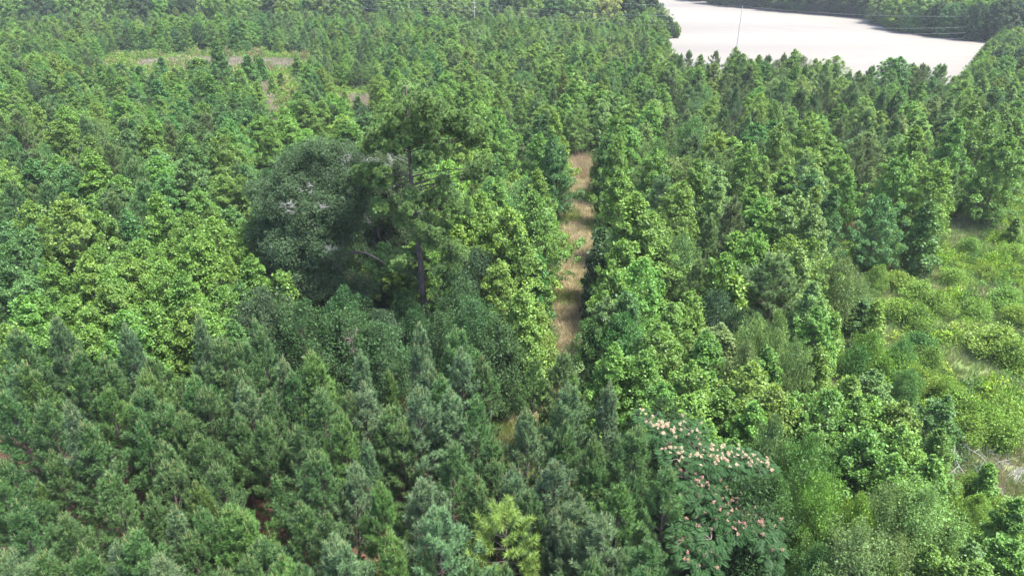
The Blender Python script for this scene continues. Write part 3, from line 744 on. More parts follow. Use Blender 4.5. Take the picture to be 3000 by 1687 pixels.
DARKZONE = [(770,460),(1100,440),(1200,560),(1200,850),(1500,880),(1470,1130),(800,1150),(690,980),(760,800)]
hero_r = [(OAK_AT, 5.2), (OAK2_AT, 3.4), (PINE_AT, 1.6), (at(2085, 1560, 0), 3.4)]
FAR_ROWS = []
yy_ = 30.0
while yy_ < 420:
    s = 3.05 + .0035 * yy_ if yy_ < 330 else 6.0
    xx_ = -(.80 * yy_ + 14)
    while xx_ < .80 * yy_ + 14:
        x, y = xx_ + U(-.5, .5) * s, yy_ + U(-.5, .5) * s
        xx_ += s
        px, py = pix(x, y, 0)
        if inside(STAND, x, y) or (y < 40 and px < 1950): continue
        if px > 1700 and py > 1560 and px < 2400: continue
        if path_dist(x, y) < 1.7 + .5: continue
        if any((x - c[0]) ** 2 + (y - c[1]) ** 2 < r * r for c, r in hero_r): continue
        op = in_open(x, y)
        if op: continue
        if not free(x, y, 1.25 * s / 3.2): continue
        if U() < (.16 if 34 < y and py < 520 else .05): continue
        n1 = vnoise(x, y, 17); n2 = vnoise(x + 500, y, 7); u = U()
        if inside(CLEAR, x * 1.0, y - 4) and u < .6: continue
        pine = .10
        if 1850 < px < 2900 and 160 < py < 640: pine = .38
        elif px < 700 and 380 < py < 640: pine = .22
        elif py < 130 and px < 1100: pine = .35
        elif py < 400: pine = .16
        if px > 2780 and 125 < py < 330:
            add_tree('sweetgum_tree', 'G%d' % int(U(0, 5.99)), x, y, U(3.6, 5.2), U(1.1, 1.5), 'gydg'[int(U(0, 3.99))], False, .12)
            continue
        if yy_ > 240 or (px > 2550 and py < 125):
            add_tree('hedgerow_tree', 'B%d' % int(U(0, 2.99)), x, y, U(9, 12.5), U(.8, 1.1), ['d', 'g', 'dk', 'pl', 'g'][int(n2 * 4.99)], False, .1)
            continue
        H = 5.3 + 2.4 * n1 + U(-1.1, 1.3)
        if 250 < px < 1150 and 160 < py < 420: H = 3.8 + 2.6 * n1 + U(-.8, 1.2)
        dz = inside(DARKZONE, *pix(x, y, H * .6))
        if dz:
            add_tree('round_oak_tree', 'O%d' % int(U(0, 2.99)), x, y, H * .75, U(.75, .95), ['dk', 'ok', 'dk'][int(U(0, 2.99))], False, .08)
        elif u < pine:
            add_tree('young_pine', 'P%d' % int(U(0, 5.99)), x, y, min(H, 8.4), U(1.1, 1.4), ['pd', 'pm', 'p', 'pm'][int(U(0, 3.99))], False, .12)
        elif u > .91:
            add_tree('round_oak_tree', 'O%d' % int(U(0, 2.99)), x, y, H * .8, U(.6, .85), ['d', 'ok', 'pm', 'gr', 'b'][int(U(0, 4.99))], False, .1)
        else:
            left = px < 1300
            pal = (['g', 'g', 'b', 'd', 'g', 'y'] if left else ['g', 'y', 'g', 'pl', 'd', 'y', 'pl', 'g'])  # left palette darker and bluer: some cloud shade put into the tints
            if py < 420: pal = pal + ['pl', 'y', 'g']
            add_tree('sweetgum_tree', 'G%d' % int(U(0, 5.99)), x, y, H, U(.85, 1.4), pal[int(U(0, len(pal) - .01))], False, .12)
    yy_ += s
for _x, _y, _h in [(1870,92,8.5),(1898,104,8),(1928,110,7),(1955,112,6),(1850,74,9),(1978,112,4.4)]:
    _p = at(_x, _y, 0); add_tree('hedgerow_tree', 'B%d' % int(U(0, 2.99)), _p[0], _p[1], _h, .8, ['g', 'dk', 'pl'][int(U(0, 2.99))], True, .08)
# the tall hedgerow before the field, the wood edge beyond it and the clump to its right
def row_of(kind, pts, H0, H1, tints, w=1.0, n=None):
    for i, (x, y) in enumerate(pts):
        p = at(x, y, 0)
        add_tree(kind, 'B%d' % (i % 3), p[0], p[1], U(H0, H1), w * U(.85, 1.15), tints[i % len(tints)], True, .08)
row_of('hedgerow_tree', [(1010,78),(1080,70),(1140,82),(1200,66),(1255,80),(1300,62),(1345,75),(1400,90),(1430,66),(1475,88),(1510,70),(1550,92),(1590,74),(1630,96),(1670,80),(1705,98),(1745,84),
                         (1780,104),(1815,88),(1850,104),(1790,60),(1740,56)], 9.5, 13, ['g','cr','d','g','pl','d','cr','g','dk','y','pl'])
row_of('wood_edge_tree', [(2095,12),(2135,18),(2172,20),(2215,24),(2255,27),(2292,31),(2335,35),(2372,38),(2412,41),(2450,45),(2492,48),(2530,51),(2570,54),(2120,2),(2200,8),(2280,14),(2360,20),(2440,26),
                          (2520,32),(2600,40),(2050,2)], 11, 14, ['dk','d','dk','ok','dk'], 1.1)
row_of('clump_tree', [(2596,76),(2622,86),(2660,92),(2700,96),(2742,101),(2785,106),(2828,110),(2868,114),(2905,117),(2940,118),(2612,62),(2660,70),(2710,76),(2765,82),(2820,88),(2880,92),
                      (2640,50),(2700,54),(2770,60),(2840,64),(2910,70),(2970,84),(2990,116)], 9, 12.5, ['pl','g','y','g','pl','y','g'], 1.0)
row_of('field_corner_tree', [(2858,225),(2885,200),(2915,215),(2900,175),(2945,190),(2960,160),(2985,205),(2998,172),(2935,148),(2970,140),(3020,150),(2870,250),(2930,245),(2990,240)], 3.8, 5.6, ['g','y','dk','g'], 1.1)

for i in range(3):
    reg(f"K{i}", 1.5, broad_tree("bramble", 1.5, 1.5, base=.0, shape='round', n_limb=34, lump=.34, ncl=9, k=9, size=.13, fine=True, seed=700 + i, ecc=.3, sub=2))

# ------------------------------------------------------------------ trees made into things
PART_NAMES = ("trunk", "crown")
def make_tree(t, label=None, group=None, cat='tree'):
    H0, tm, cm = PROTO[t['key']]
    if t['kind'] == 'bramble_bush': s = (t['w'] / 3.0, t['w'] / 3.0 * U(.85, 1.15), t['H'] / 1.5)
    else:
        z = t['H'] / H0; s = (z * t['w'], z * t['w'], z)
    r = root(t['kind'], (t['x'], t['y'], 0), t['rz'], s)
    r.rotation_euler = (RNG.normal(0, .025), RNG.normal(0, .025), t['rz'])
    a = obj("trunk" if t['kind'] != 'bramble_bush' else "stem", tm, r)
    b = obj("crown" if t['kind'] != 'bramble_bush' else "foliage", cm, r)
    b["tint"] = [float(v) for v in t['tint']]
    if label: describe(r, label, cat, group)
    return r

ORD = "first second third fourth fifth sixth seventh eighth ninth tenth eleventh twelfth thirteenth fourteenth fifteenth sixteenth seventeenth eighteenth nineteenth twentieth".split()
def zone(t):
    px, py = t['px'], t['py']
    k = t['kind']
    if k == 'hedgerow_tree': return 'tall hedgerow before the field'
    if k == 'wood_edge_tree': return 'wood edge beyond the field'
    if k == 'clump_tree': return "clump on the field's far side"
    if k == 'field_corner_tree': return "corner of the pale field"
    if inside(STAND, t['x'], t['y']):
        return ('left end of pine stand' if px < 480 else 'pine stand below grey oak' if px < 1000 else 'pine stand round lime pine' if px < 1500 else 'pine stand beside pink blossoms')
    if inside(MEADOW, t['x'], t['y']):
        return 'far half of bramble meadow' if py < 900 else 'near half of bramble meadow'
    if inside(CLEAR, t['x'], t['y']) or inside(CLEAR2, t['x'], t['y']): return 'the tan clearing'
    if 650 < px < 1500 and 800 < py < 1150: return 'thicket below tall pine'
    if px < 780 and py > 740: return 'wood behind pine stand'
    if px < 780 and py > 500: return 'wood left of grey oak'
    if 1200 < px < 1700 and py > 480: return 'left of straw path'
    if 1700 <= px < 2080 and 480 < py < 1130: return 'right of straw path'
    if 2080 <= px and 480 < py < 760: return 'wood above bramble meadow'
    if 2080 <= px and 480 < py < 1000: return 'wood left of bramble meadow'
    if py >= 1130 and px < 2450: return 'wood by pink blossom tree'
    if py >= 1000: return 'wood below bramble meadow'
    if py > 330: return 'wood behind grey oak' if px < 1000 else 'wood behind tall pine' if px < 1500 else "wood past the path's end" if px < 2150 else 'upper right wood'
    if px < 520: return 'wood left of tan clearing'
    if px < 1100: return 'wood round tan clearing'
    if px < 1900: return 'wood before the hedgerow'
    return 'wood before pale field'

CALLED = {'young_pine': 'young pine', 'sweetgum_tree': 'sweetgum', 'sapling_tree': 'sapling', 'round_oak_tree': 'round oak', 'willow_oak_tree': 'feathery oak', 'bramble_bush': 'bramble mound',
          'hedgerow_tree': 'broad tree', 'wood_edge_tree': 'shady tree', 'clump_tree': 'billowing tree', 'field_corner_tree': 'leafy tree'}
GROUPS = {'young_pine': 'young pines', 'sweetgum_tree': 'sweetgums of the mixed wood', 'sapling_tree': 'saplings on open ground', 'round_oak_tree': 'round dark oaks', 'willow_oak_tree': 'feathery oaks',
          'bramble_bush': 'bramble mounds of the meadow', 'hedgerow_tree': 'tall hedgerow trees', 'wood_edge_tree': 'trees of the far wood edge', 'clump_tree': 'trees of the clump past the field',
          'field_corner_tree': 'trees at the corner of the field'}
LIMIT = {'young_pine': 296, 'sweetgum_tree': 300, 'round_oak_tree': 200}
by_kind = {}
for t in TREES: by_kind.setdefault(t['kind'], []).append(t)
REST = []
for kind, ts in by_kind.items():
    ins = [t for t in ts if -60 < t['px'] < 3060 and -40 < t['py'] < 1780 and not (kind == 'hedgerow_tree' and not t['hand'])]
    ins.sort(key=lambda t: -(t['H'] + (30 if t['hand'] else 0)) / t['d'])
    ins = ins[:LIMIT.get(kind, 400)]
    ids = {id(t) for t in ins}
    REST += [t for t in ts if id(t) not in ids]
    zones = {}
    for t in ins: zones.setdefault(zone(t), []).append(t)
    for z, zt in zones.items():
        zt.sort(key=lambda t: t['d'])
        n_rows = max(1, math.ceil(len(zt) / 8)); per = math.ceil(len(zt) / n_rows)
        hs = sorted(t['H'] for t in zt); med = hs[len(hs) // 2]
        for k in range(n_rows):
            rw = sorted(zt[k * per:(k + 1) * per], key=lambda t: t['px'])
            for j, t in enumerate(rw):
                shape = ('tall ' if t['H'] > med + .7 else 'low ' if t['H'] < med - .7 else '')
                where = f"{ORD[j]} from left, " if len(rw) > 1 else ''
                rwn = ('nearest' if k == 0 else 'farthest' if k == n_rows - 1 else ORD[k]) + ' row, ' if n_rows > 1 else ''
                lab = f"{shape}{WORD[t['tn']]} {CALLED[kind]}, {where}{rwn}{z}"
                if len(lab.split()) > 16 and shape: lab = lab[len(shape):]
                make_tree(t, lab, GROUPS[kind], 'bush' if kind == 'bramble_bush' else 'tree')

# ------------------------------------------------------------------ scatter (only for what nobody could count)
def hidden_obj(me):
    return bpy.data.objects.new(me.name + "_pattern", me)

def scatter(name, pts, rz, scl, idx, tint, protos, label, cat='plants', kind='stuff'):
    pts = np.asarray(pts, np.float32)
    me = bpy.data.meshes.new(name)
    me.vertices.add(len(pts)); me.vertices.foreach_set("co", pts.ravel())
    def put(n, ty, v, key='value'):
        a = me.attributes.new(n, ty, 'POINT'); a.data.foreach_set(key, np.asarray(v).ravel())
    rot = np.zeros((len(pts), 3), np.float32); rot[:, 2] = rz; rot[:, :2] = RNG.normal(0, .03, (len(pts), 2))
    put("rot", 'FLOAT_VECTOR', rot, 'vector')
    put("scl", 'FLOAT_VECTOR', np.asarray(scl, np.float32), 'vector')
    put("tint", 'FLOAT_VECTOR', np.asarray(tint, np.float32), 'vector')
    put("idx", 'INT', np.asarray(idx, np.int32))
    o = obj(name, me)
    g = bpy.data.node_groups.new(name, 'GeometryNodeTree')
    g.interface.new_socket("Geometry", in_out='INPUT', socket_type='NodeSocketGeometry')
    g.interface.new_socket("Geometry", in_out='OUTPUT', socket_type='NodeSocketGeometry')
    N, L = g.nodes.new, g.links.new
    gi, go = N("NodeGroupInput"), N("NodeGroupOutput")
    join = N("GeometryNodeJoinGeometry")
    def named(n, ty):
        a = N("GeometryNodeInputNamedAttribute"); a.data_type = ty; a.inputs[0].default_value = n
        return a.outputs[0]
    ai, ar, asx = named("idx", 'INT'), named("rot", 'FLOAT_VECTOR'), named("scl", 'FLOAT_VECTOR')
    e2r = N("FunctionNodeEulerToRotation"); L(ar, e2r.inputs[0])
    for k, meshes in enumerate(protos):
        cmp_ = N("FunctionNodeCompare"); cmp_.data_type = 'INT'; cmp_.operation = 'EQUAL'
        L(ai, cmp_.inputs[2]); cmp_.inputs[3].default_value = k
        ip = N("GeometryNodeInstanceOnPoints")
        L(gi.outputs[0], ip.inputs["Points"]); L(cmp_.outputs[0], ip.inputs["Selection"])
        jj = N("GeometryNodeJoinGeometry")
        for me_ in meshes:
            oi = N("GeometryNodeObjectInfo"); oi.inputs[0].default_value = hidden_obj(me_)
            L(oi.outputs["Geometry"], jj.inputs[0])
        L(jj.outputs[0], ip.inputs["Instance"])
        L(e2r.outputs[0], ip.inputs["Rotation"]); L(asx, ip.inputs["Scale"])
        L(ip.outputs[0], join.inputs[0])
    L(join.outputs[0], go.inputs[0])
    md = o.modifiers.new(name, 'NODES'); md.node_group = g
    describe(o, label, cat, kind=kind)
    return o

def scatter_trees(name, ts, label):
    if not ts: return
    keys = sorted({t['key'] for t in ts})
    S = []
    for t in ts:
        z = t['H'] / PROTO[t['key']][0]; S.append((z * t['w'], z * t['w'], z))
    scatter(name, [(t['x'], t['y'], 0) for t in ts], [t['rz'] for t in ts], S, [keys.index(t['key']) for t in ts], [t['tint'] for t in ts],
            [[PROTO[k][1], PROTO[k][2]] for k in keys], label, 'woodland')
scatter_trees("pine_woods", [t for t in REST if t['kind'] == 'young_pine'], "dusky far pines scattered through the mixed wood toward the field")
scatter_trees("sweetgum_woods", [t for t in REST if t['kind'] in ('sweetgum_tree', 'sapling_tree')], "unbroken far canopy of green sweetgums between clearing and field")
scatter_trees("oak_woods", [t for t in REST if t['kind'] in ('round_oak_tree', 'willow_oak_tree')], "far round oaks among the sweetgum canopy")
scatter_trees("far_woods", [t for t in REST if t['kind'] in ('hedgerow_tree', 'clump_tree', 'wood_edge_tree', 'field_corner_tree')], "distant dense woods along the top of the view")

# small plant patterns
def plant_mesh(name, fn, mat):
    mb = MB(); fn(mb); return mb.mesh(name, mat)
def clump(seed, r, h, n, k, size, fine=True):
    def f(mb):
        a = U(0, 6.28, n); q = np.sqrt(U(0, 1, n)) * r
        z = h * (1 - (q / r) ** 2) * U(.55, 1.1, n) + .05
        P = np.stack([q * np.cos(a), q * np.sin(a), z], 1)
        Nn = np.stack([np.cos(a) * q / r, np.sin(a) * q / r, np.ones(n)], 1)
        puffs(mb, P, Nn, k, size, np.full(n, .5) + RNG.normal(0, .2, n), rad=.2, wr=.6)
    return f
def grass(n, r, h, lean=.5, w=.03):
    def f(mb):
        a = U(0, 6.28, n); q = np.sqrt(U(0, 1, n)) * r
        P = np.stack([q * np.cos(a), q * np.sin(a), np.zeros(n)], 1)
        D = np.stack([np.cos(a + U(-.8, .8, n)) * lean * U(.1, 1, n), np.sin(a + U(-.8, .8, n)) * lean * U(.1, 1, n), np.ones(n)], 1)
        needles(mb, P, D, h * U(.5, 1.15, n), w * U(.6, 1.3, n), np.clip(U(-.1, 1.1, n), 0, 1))
    return f
def litter(n):
    def f(mb):
        P = np.stack([U(-.6, .6, n), U(-.6, .6, n), U(.005, .05, n)], 1)
        D = np.stack([RNG.normal(size=n), RNG.normal(size=n), RNG.normal(0, .12, n)], 1)
        needles(mb, P, D, .22 * U(.6, 1.3, n), .022, np.clip(U(0, 1, n), 0, 1))
    return f
CL = [plant_mesh("undergrowth_clump", clump(i, .9, .9, 34, 9, .16), M_FINE) for i in range(3)]
BR = [plant_mesh("bramble_clump", clump(i, .7, .6, 30, 11, .125), M_FINE) for i in range(3)]
GR = [plant_mesh("grass_tuft", grass(70, .34, .55, .7, .028), M_GRASS) for i in range(3)]
LT = [plant_mesh("litter_patch", litter(90), M_GRASS) for i in range(2)]

def strew(name, poly, step, ok, zf, sf, tf, protos, label, cat='plants', ymax=400):
    xs = [p[0] for p in poly]; ys = [p[1] for p in poly]
    P, S, T = [], [], []
    y = min(ys)
    while y < min(max(ys), ymax):
        x = min(xs)
        s = step(y) if callable(step) else step
        while x < max(xs):
            qx, qy = x + U(-.5, .5) * s, y + U(-.5, .5) * s
            x += s
            if abs(qx) > .8 * qy + 16 or not inside(poly, qx, qy) or not ok(qx, qy): continue
            P.append((qx, qy, zf(qx, qy))); S.append(sf(qx, qy)); T.append(tf(qx, qy))
        y += s
    n = len(P)
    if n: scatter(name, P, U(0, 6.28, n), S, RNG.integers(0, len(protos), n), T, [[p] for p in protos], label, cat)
    return n

def tt(*names):
    def f(x, y):
        c = np.array(names[int(U(0, len(names) - .01))]); return tuple(np.clip(c * (1 + RNG.normal(0, .12)), .01, .6))
    return f
s3 = lambda a, b, h=1.0: (lambda x, y: ((lambda s: (s, s, s * h * U(.8, 1.2)))(U(a, b))))
WOODBOX = [(-170, 28), (170, 28), (300, 340), (-300, 340)]
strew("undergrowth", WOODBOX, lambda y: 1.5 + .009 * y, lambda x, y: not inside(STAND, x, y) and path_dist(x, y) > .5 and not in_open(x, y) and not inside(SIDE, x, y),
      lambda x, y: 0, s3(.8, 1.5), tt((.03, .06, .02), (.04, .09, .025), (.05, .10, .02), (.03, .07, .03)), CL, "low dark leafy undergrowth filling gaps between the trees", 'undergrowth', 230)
strew("meadow_brambles", MEADOW, .85, lambda x, y: vnoise(x * 1.0, y * .8, 4.2) + .3 * vnoise(x, y, 1.5) > .60 and not inside(DRY, x, y), lambda x, y: -.1,
      lambda x, y: (lambda s: (s, s, s * (.5 + 1.6 * vnoise(x + 40, y, 2.2))))(U(.8, 1.3)), tt((.095, .18, .02), (.115, .195, .022), (.06, .13, .022), (.13, .20, .025), (.045, .10, .022)), BR,
      "yellow-green bramble carpet rolling over the meadow", 'brambles')
strew("meadow_grass", MEADOW, .55, lambda x, y: True, lambda x, y: 0, s3(.7, 1.3), tt((.12, .17, .07), (.10, .16, .055), (.16, .175, .10), (.09, .15, .045)), GR,
      "thin grey-green grass between the bramble mounds", 'grass')
strew("dry_meadow_grass", DRY, .4, lambda x, y: not inside(SAND, x, y), lambda x, y: 0, s3(.4, .8), tt((.20, .17, .12), (.17, .15, .10), (.12, .14, .06)), GR,
      "short dry tan grass round the bare sand", 'grass')
strew("clearing_brambles", CLEAR, 1.5, lambda x, y: not inside(TAN, x, y) and not inside(TAN2, x, y), lambda x, y: -.1,
      lambda x, y: (lambda s: (s, s, s * (.5 + 1.5 * vnoise(x + 40, y, 4))))(U(1.2, 2.2)), tt((.080, .145, .022), (.06, .12, .025), (.095, .155, .03), (.12, .12, .06)), BR,
      "yellow-green creeper carpet beside the tan grass strip", 'brambles')
strew("clearing_brambles_beyond", CLEAR2, 1.5, lambda x, y: not inside(TAN3, x, y), lambda x, y: -.1, s3(1.2, 2.0), tt((.09, .15, .02), (.06, .12, .025)), BR,
      "green creeper round the small tan spot", 'brambles')
for nm, pl, lb in (("tan_grass", TAN, "tall bleached grass in the long strip of clearing"), ("tan_grass_patch", TAN2, "bleached grass patch running down the clearing"),
                   ("tan_grass_spot", TAN3, "small bleached grass spot left of tall pine"), ("side_clearing_grass", SIDE, "dry grass at the upper end of meadow")):
    strew(nm, pl, .9, lambda x, y: True, lambda x, y: 0, s3(1.2, 2.0), tt((.21, .185, .16), (.18, .155, .13), (.14, .15, .085)), GR, lb, 'grass')
PBOX = [(min(p[0] for p in PATH) - 3, PATH[-1][1] - 1), (max(p[0] for p in PATH) + 3, PATH[-1][1] - 1), (max(p[0] for p in PATH) + 3, PATH[0][1] + 2), (min(p[0] for p in PATH) - 3, PATH[0][1] + 2)]
strew("path_grass", PBOX, .33, lambda x, y: path_dist(x, y) + .8 * (vnoise(x, y, 1.3) - .5) < .6, lambda x, y: 0, s3(.6, 1.15), lambda x, y: tt((.31, .275, .18), (.25, .22, .14), (.36, .32, .23))(x, y) if vnoise(x, y, 2.3) < .62 else (.15, .19, .06), GR,
      "straw-coloured trampled grass covering the path", 'grass')
strew("path_head_grass", ground_poly([(1688, 468), (1708, 462), (1730, 466), (1742, 485), (1738, 520), (1712, 530), (1690, 525), (1676, 480)]), .45, lambda x, y: True, lambda x, y: 0, s3(1.3, 2.2, 1.1), tt((.28, .215, .16), (.24, .18, .135), (.20, .19, .10)), GR,
      "tall tawny grass where the path ends", 'grass')
strew("pine_litter", STAND, .8, lambda x, y: y < 46, lambda x, y: .0, s3(.9, 1.4), tt((.15, .078, .05), (.11, .058, .038), (.19, .115, .075)), LT, "red-brown needle litter under the young pines", 'litter')
strew("path_edge_weeds", PBOX, .6, lambda x, y: .1 < path_dist(x, y) + 1.4 * (vnoise(x, y, 1.7) - .5) < 1.1, lambda x, y: -.05, s3(.5, .9), tt((.06, .11, .03), (.09, .14, .03), (.05, .09, .03)), BR, "low green weeds along both path edges", 'weeds')



# ------------------------------------------------------------------ the tall old pine
def on_plane(px, py, Y):
    """point at distance Y that the photograph shows at (px, py)"""
    a, b = (px - 1500.0) / FOC, (843.5 - py) / FOC
    t = Y / (CP + b * SP)
    return np.array((a * t, Y, CAM_H + (-SP + b * CP) * t))

def part(name, mb, mats, parent, smooth=True, tint=None, label=None):
    o = obj(name, mb.mesh(name, mats, smooth), parent)
    if tint is not None: o["tint"] = [float(v) for v in tint]
    if label: o["label"] = label
    return o

RNG = np.random.default_rng(11); U = RNG.uniform
PX0, PY0 = PINE_AT[0], PINE_AT[1]
tp = root("tall_pine", (PX0, PY0, 0))
describe(tp, "tall old pine with open crown and bare grey-purple trunk above the thicket", "tree")
mb = MB()
zz = np.linspace(0, 19.3, 14)
def tpx(z): return np.array((.10 * math.sin(z * .35) - .012 * z, .05 * math.sin(z * .5), z))
tube(mb, [tpx(z) for z in zz], .29 * (1 - .80 * zz / 19.3) + .10 * np.exp(-zz), 10)
tube(mb, [tpx(z) + np.array((.29 * (1 - .8 * z / 19.3) * math.cos(a), .29 * (1 - .8 * z / 19.3) * math.sin(a), 0)) for z, a in ((4.1, 3.4), (4.2, 3.4))], [.07, .02], 6)
part("trunk", mb, M_PBARK, tp)
PADS = [(1240,300,50),(1190,318,45),(1290,322,45),(1165,350,40),(1320,352,40),(1240,345,55),(1215,375,42),(1282,368,42),(1128,388,42),(1175,395,42),(1332,380,34),(1098,412,38),
        (1140,430,36),(1085,430,28),(1200,420,32),(1375,375,32),(1402,395,30),(1362,398,28),(1385,418,24),(1240,402,30),(1290,455,36),(1262,468,26),(1230,474,24),(1060,512,32),
        (1095,522,36),(1130,532,30),(1150,518,24),(1078,498,26),(1410,495,28),(1432,480,24),(1392,512,22),(1300,540,22),(1110,622,30),(1140,605,30),(1172,620,26),(1170,650,26),
        (1225,590,36),(1270,588,36),(1300,592,30),(1332,602,30),(1362,612,24),(1240,696,34),(1272,690,28),(1150,782,34),(1182,762,34),(1215,745,26),(1160,742,26),(1310,722,30),
        (1340,742,28),(1300,790,26),(1332,820,24),(1215,655,24),(1262,650,24),(1300,668,26),(1205,800,24),(1225,840,18),(1285,720,26),(1330,780,22),(1130,932,32),(1160,952,34),(1190,922,30),(1150,982,28),(1178,1000,22)]
cr = MB()
SB, SD, LB = [], [], []
for i, (px, py, rp) in enumerate(PADS + [(x + U(-30, 30), y + U(-10, 10), r * .85) for x, y, r in PADS[:52]]):
    back = i >= len(PADS)
    q = on_plane(px, py, PY0)
    off = abs(q[0] - PX0)
    dy = (U(-1, 1) * (1.6 if off < 2 else .9)) if not back else U(1.2, 3.0) * RNG.choice([-1, 1])
    q = on_plane(px, py, PY0 + dy); P = q - np.array((PX0, PY0, 0))
    r = rp / 43.0 * .95
    zo = min(18.9, max(2.6, P[2] - .25 * np.hypot(P[0], P[1]) - .2)) if py < 880 else 3.9
    O = tpx(zo)
    bm_ = MB()
    rl = .018 + .006 * np.hypot(P[0], P[1])
    tube(bm_, curve(O, P, .03 * U(-1, 2), .09, 7), np.linspace(rl, .012, 7), 6)
    for _ in range(6):
        d = nrm(RNG.normal(size=3) + np.array((0, 0, .3)))
        tube(bm_, curve(O + (P - O) * U(.75, 1), P + d * r * .8, .02, .03, 4), np.linspace(.016, .006, 4), 4, cap=False)
    part("limb", bm_, M_PBARK, tp)
    m = int(9 + 17 * r)
    d = nrm(RNG.normal(size=(m, 3)) + np.array((0, 0, .5)))
    pc = P + d * r * np.array((1.15, 1.15, .8)) * U(.3, 1.1, (m, 1))
    k = 11
    dd = nrm(RNG.normal(size=(m, k, 3)) + np.array((0, 0, .45)))
    SB.append((pc[:, None] + dd * .05).reshape(-1, 3)); SD.append(dd.reshape(-1, 3))
    LB.append((.5 + RNG.normal(0, .22, (m, 1)) + np.zeros((m, k))).ravel())
SB = np.concatenate(SB); SD = np.concatenate(SD); LB = np.concatenate(LB)
tufts(cr, SB, SD, U(.14, .20, len(SB)), LB, k=34, nl=.15, w=.034)
part("crown", cr, [M_NEEDLE], tp, False, (.096, .158, .048))

# ------------------------------------------------------------------ the lime-coloured young pine
lm = root("young_pine", (LIME[0], LIME[1], 0), .4)
describe(lm, "pale lime young pine with long bushy shoots, brightest of the pine stand", "tree")
tr, cr = MB(), MB()
H = 7.0
tube(tr, [(0, 0, z) for z in np.linspace(0, H - .3, 7)], np.linspace(.09, .02, 7), 6)
SB, SD, SL = [], [], []
for z, L, nb in [(6.3, .5, 4), (5.6, 1.0, 5), (4.9, 1.4, 6), (4.2, 1.7, 6), (3.5, 1.8, 6), (2.8, 1.7, 5), (2.1, 1.4, 5), (1.4, 1.1, 4)]:
    a0 = U(0, 6.28)
    for b in range(nb):
        a = a0 + b * 6.283 / nb + U(-.3, .3); l = L * U(.75, 1.1)
        rad = np.array((math.cos(a), math.sin(a), 0)); s = np.linspace(0, 1, 6)
        P = np.array((0, 0, z)) + rad * (l * .9 * s)[:, None] + np.array((0, 0, 1.0)) * (l * (.25 * s + .45 * s ** 2))[:, None]
        tube(tr, P, np.linspace(.025, .012, 6), 5, cap=False)
        SB.append(P[3]); SD.append(P[5] - P[3] + np.array((0, 0, .1))); SL.append(.55)
        SB.append(P[5] - (P[5] - P[4]) * .5); SD.append(P[5] - P[4] + np.array((0, 0, .12))); SL.append(.62)
        side = np.cross(rad, (0, 0, 1.0)) * RNG.choice([-1, 1])
        SB.append(P[3]); SD.append(rad * .7 + side * .8 + np.array((0, 0, .7))); SL.append(.5)
        if U() < .6: SB.append(P[4]); SD.append(rad * .5 - side * .8 + np.array((0, 0, .9))); SL.append(.45)
SB += [np.array((0, 0, H - .9))] * 3; SD += [np.array((.1, 0, 1)), np.array((.5, .1, 1)), np.array((-.45, .2, 1))]; SL += [.8, .8, .7]
tufts(cr, np.array(SB), np.array(SD), np.array(SL), np.full(len(SB), .5) + RNG.normal(0, .15, len(SB)), k=110, nl=.30, w=.022)
part("trunk", tr, M_PBARK, lm); part("crown", cr, [M_NEEDLE], lm, False, TINT['py'])

# ------------------------------------------------------------------ bare twigs
def twig(mb, O, D, L, r, depth, spread=.7, droop=0.0):
    D = nrm(D)
    n = 4
    pts = [O]
    for k in range(1, n):
        D = nrm(D + RNG.normal(0, .16, 3) + np.array((0, 0, droop)))
        pts.append(pts[-1] + D * L / (n - 1))
    tube(mb, pts, np.linspace(r, r * .6, n), 4, cap=False)
    if depth:
        for k in range(3 if depth > 1 else 4):
            q = pts[int(U(1, n - .01))]
            twig(mb, q, D + RNG.normal(0, spread, 3), L * U(.5, .75), r * .58, depth - 1, spread, droop)

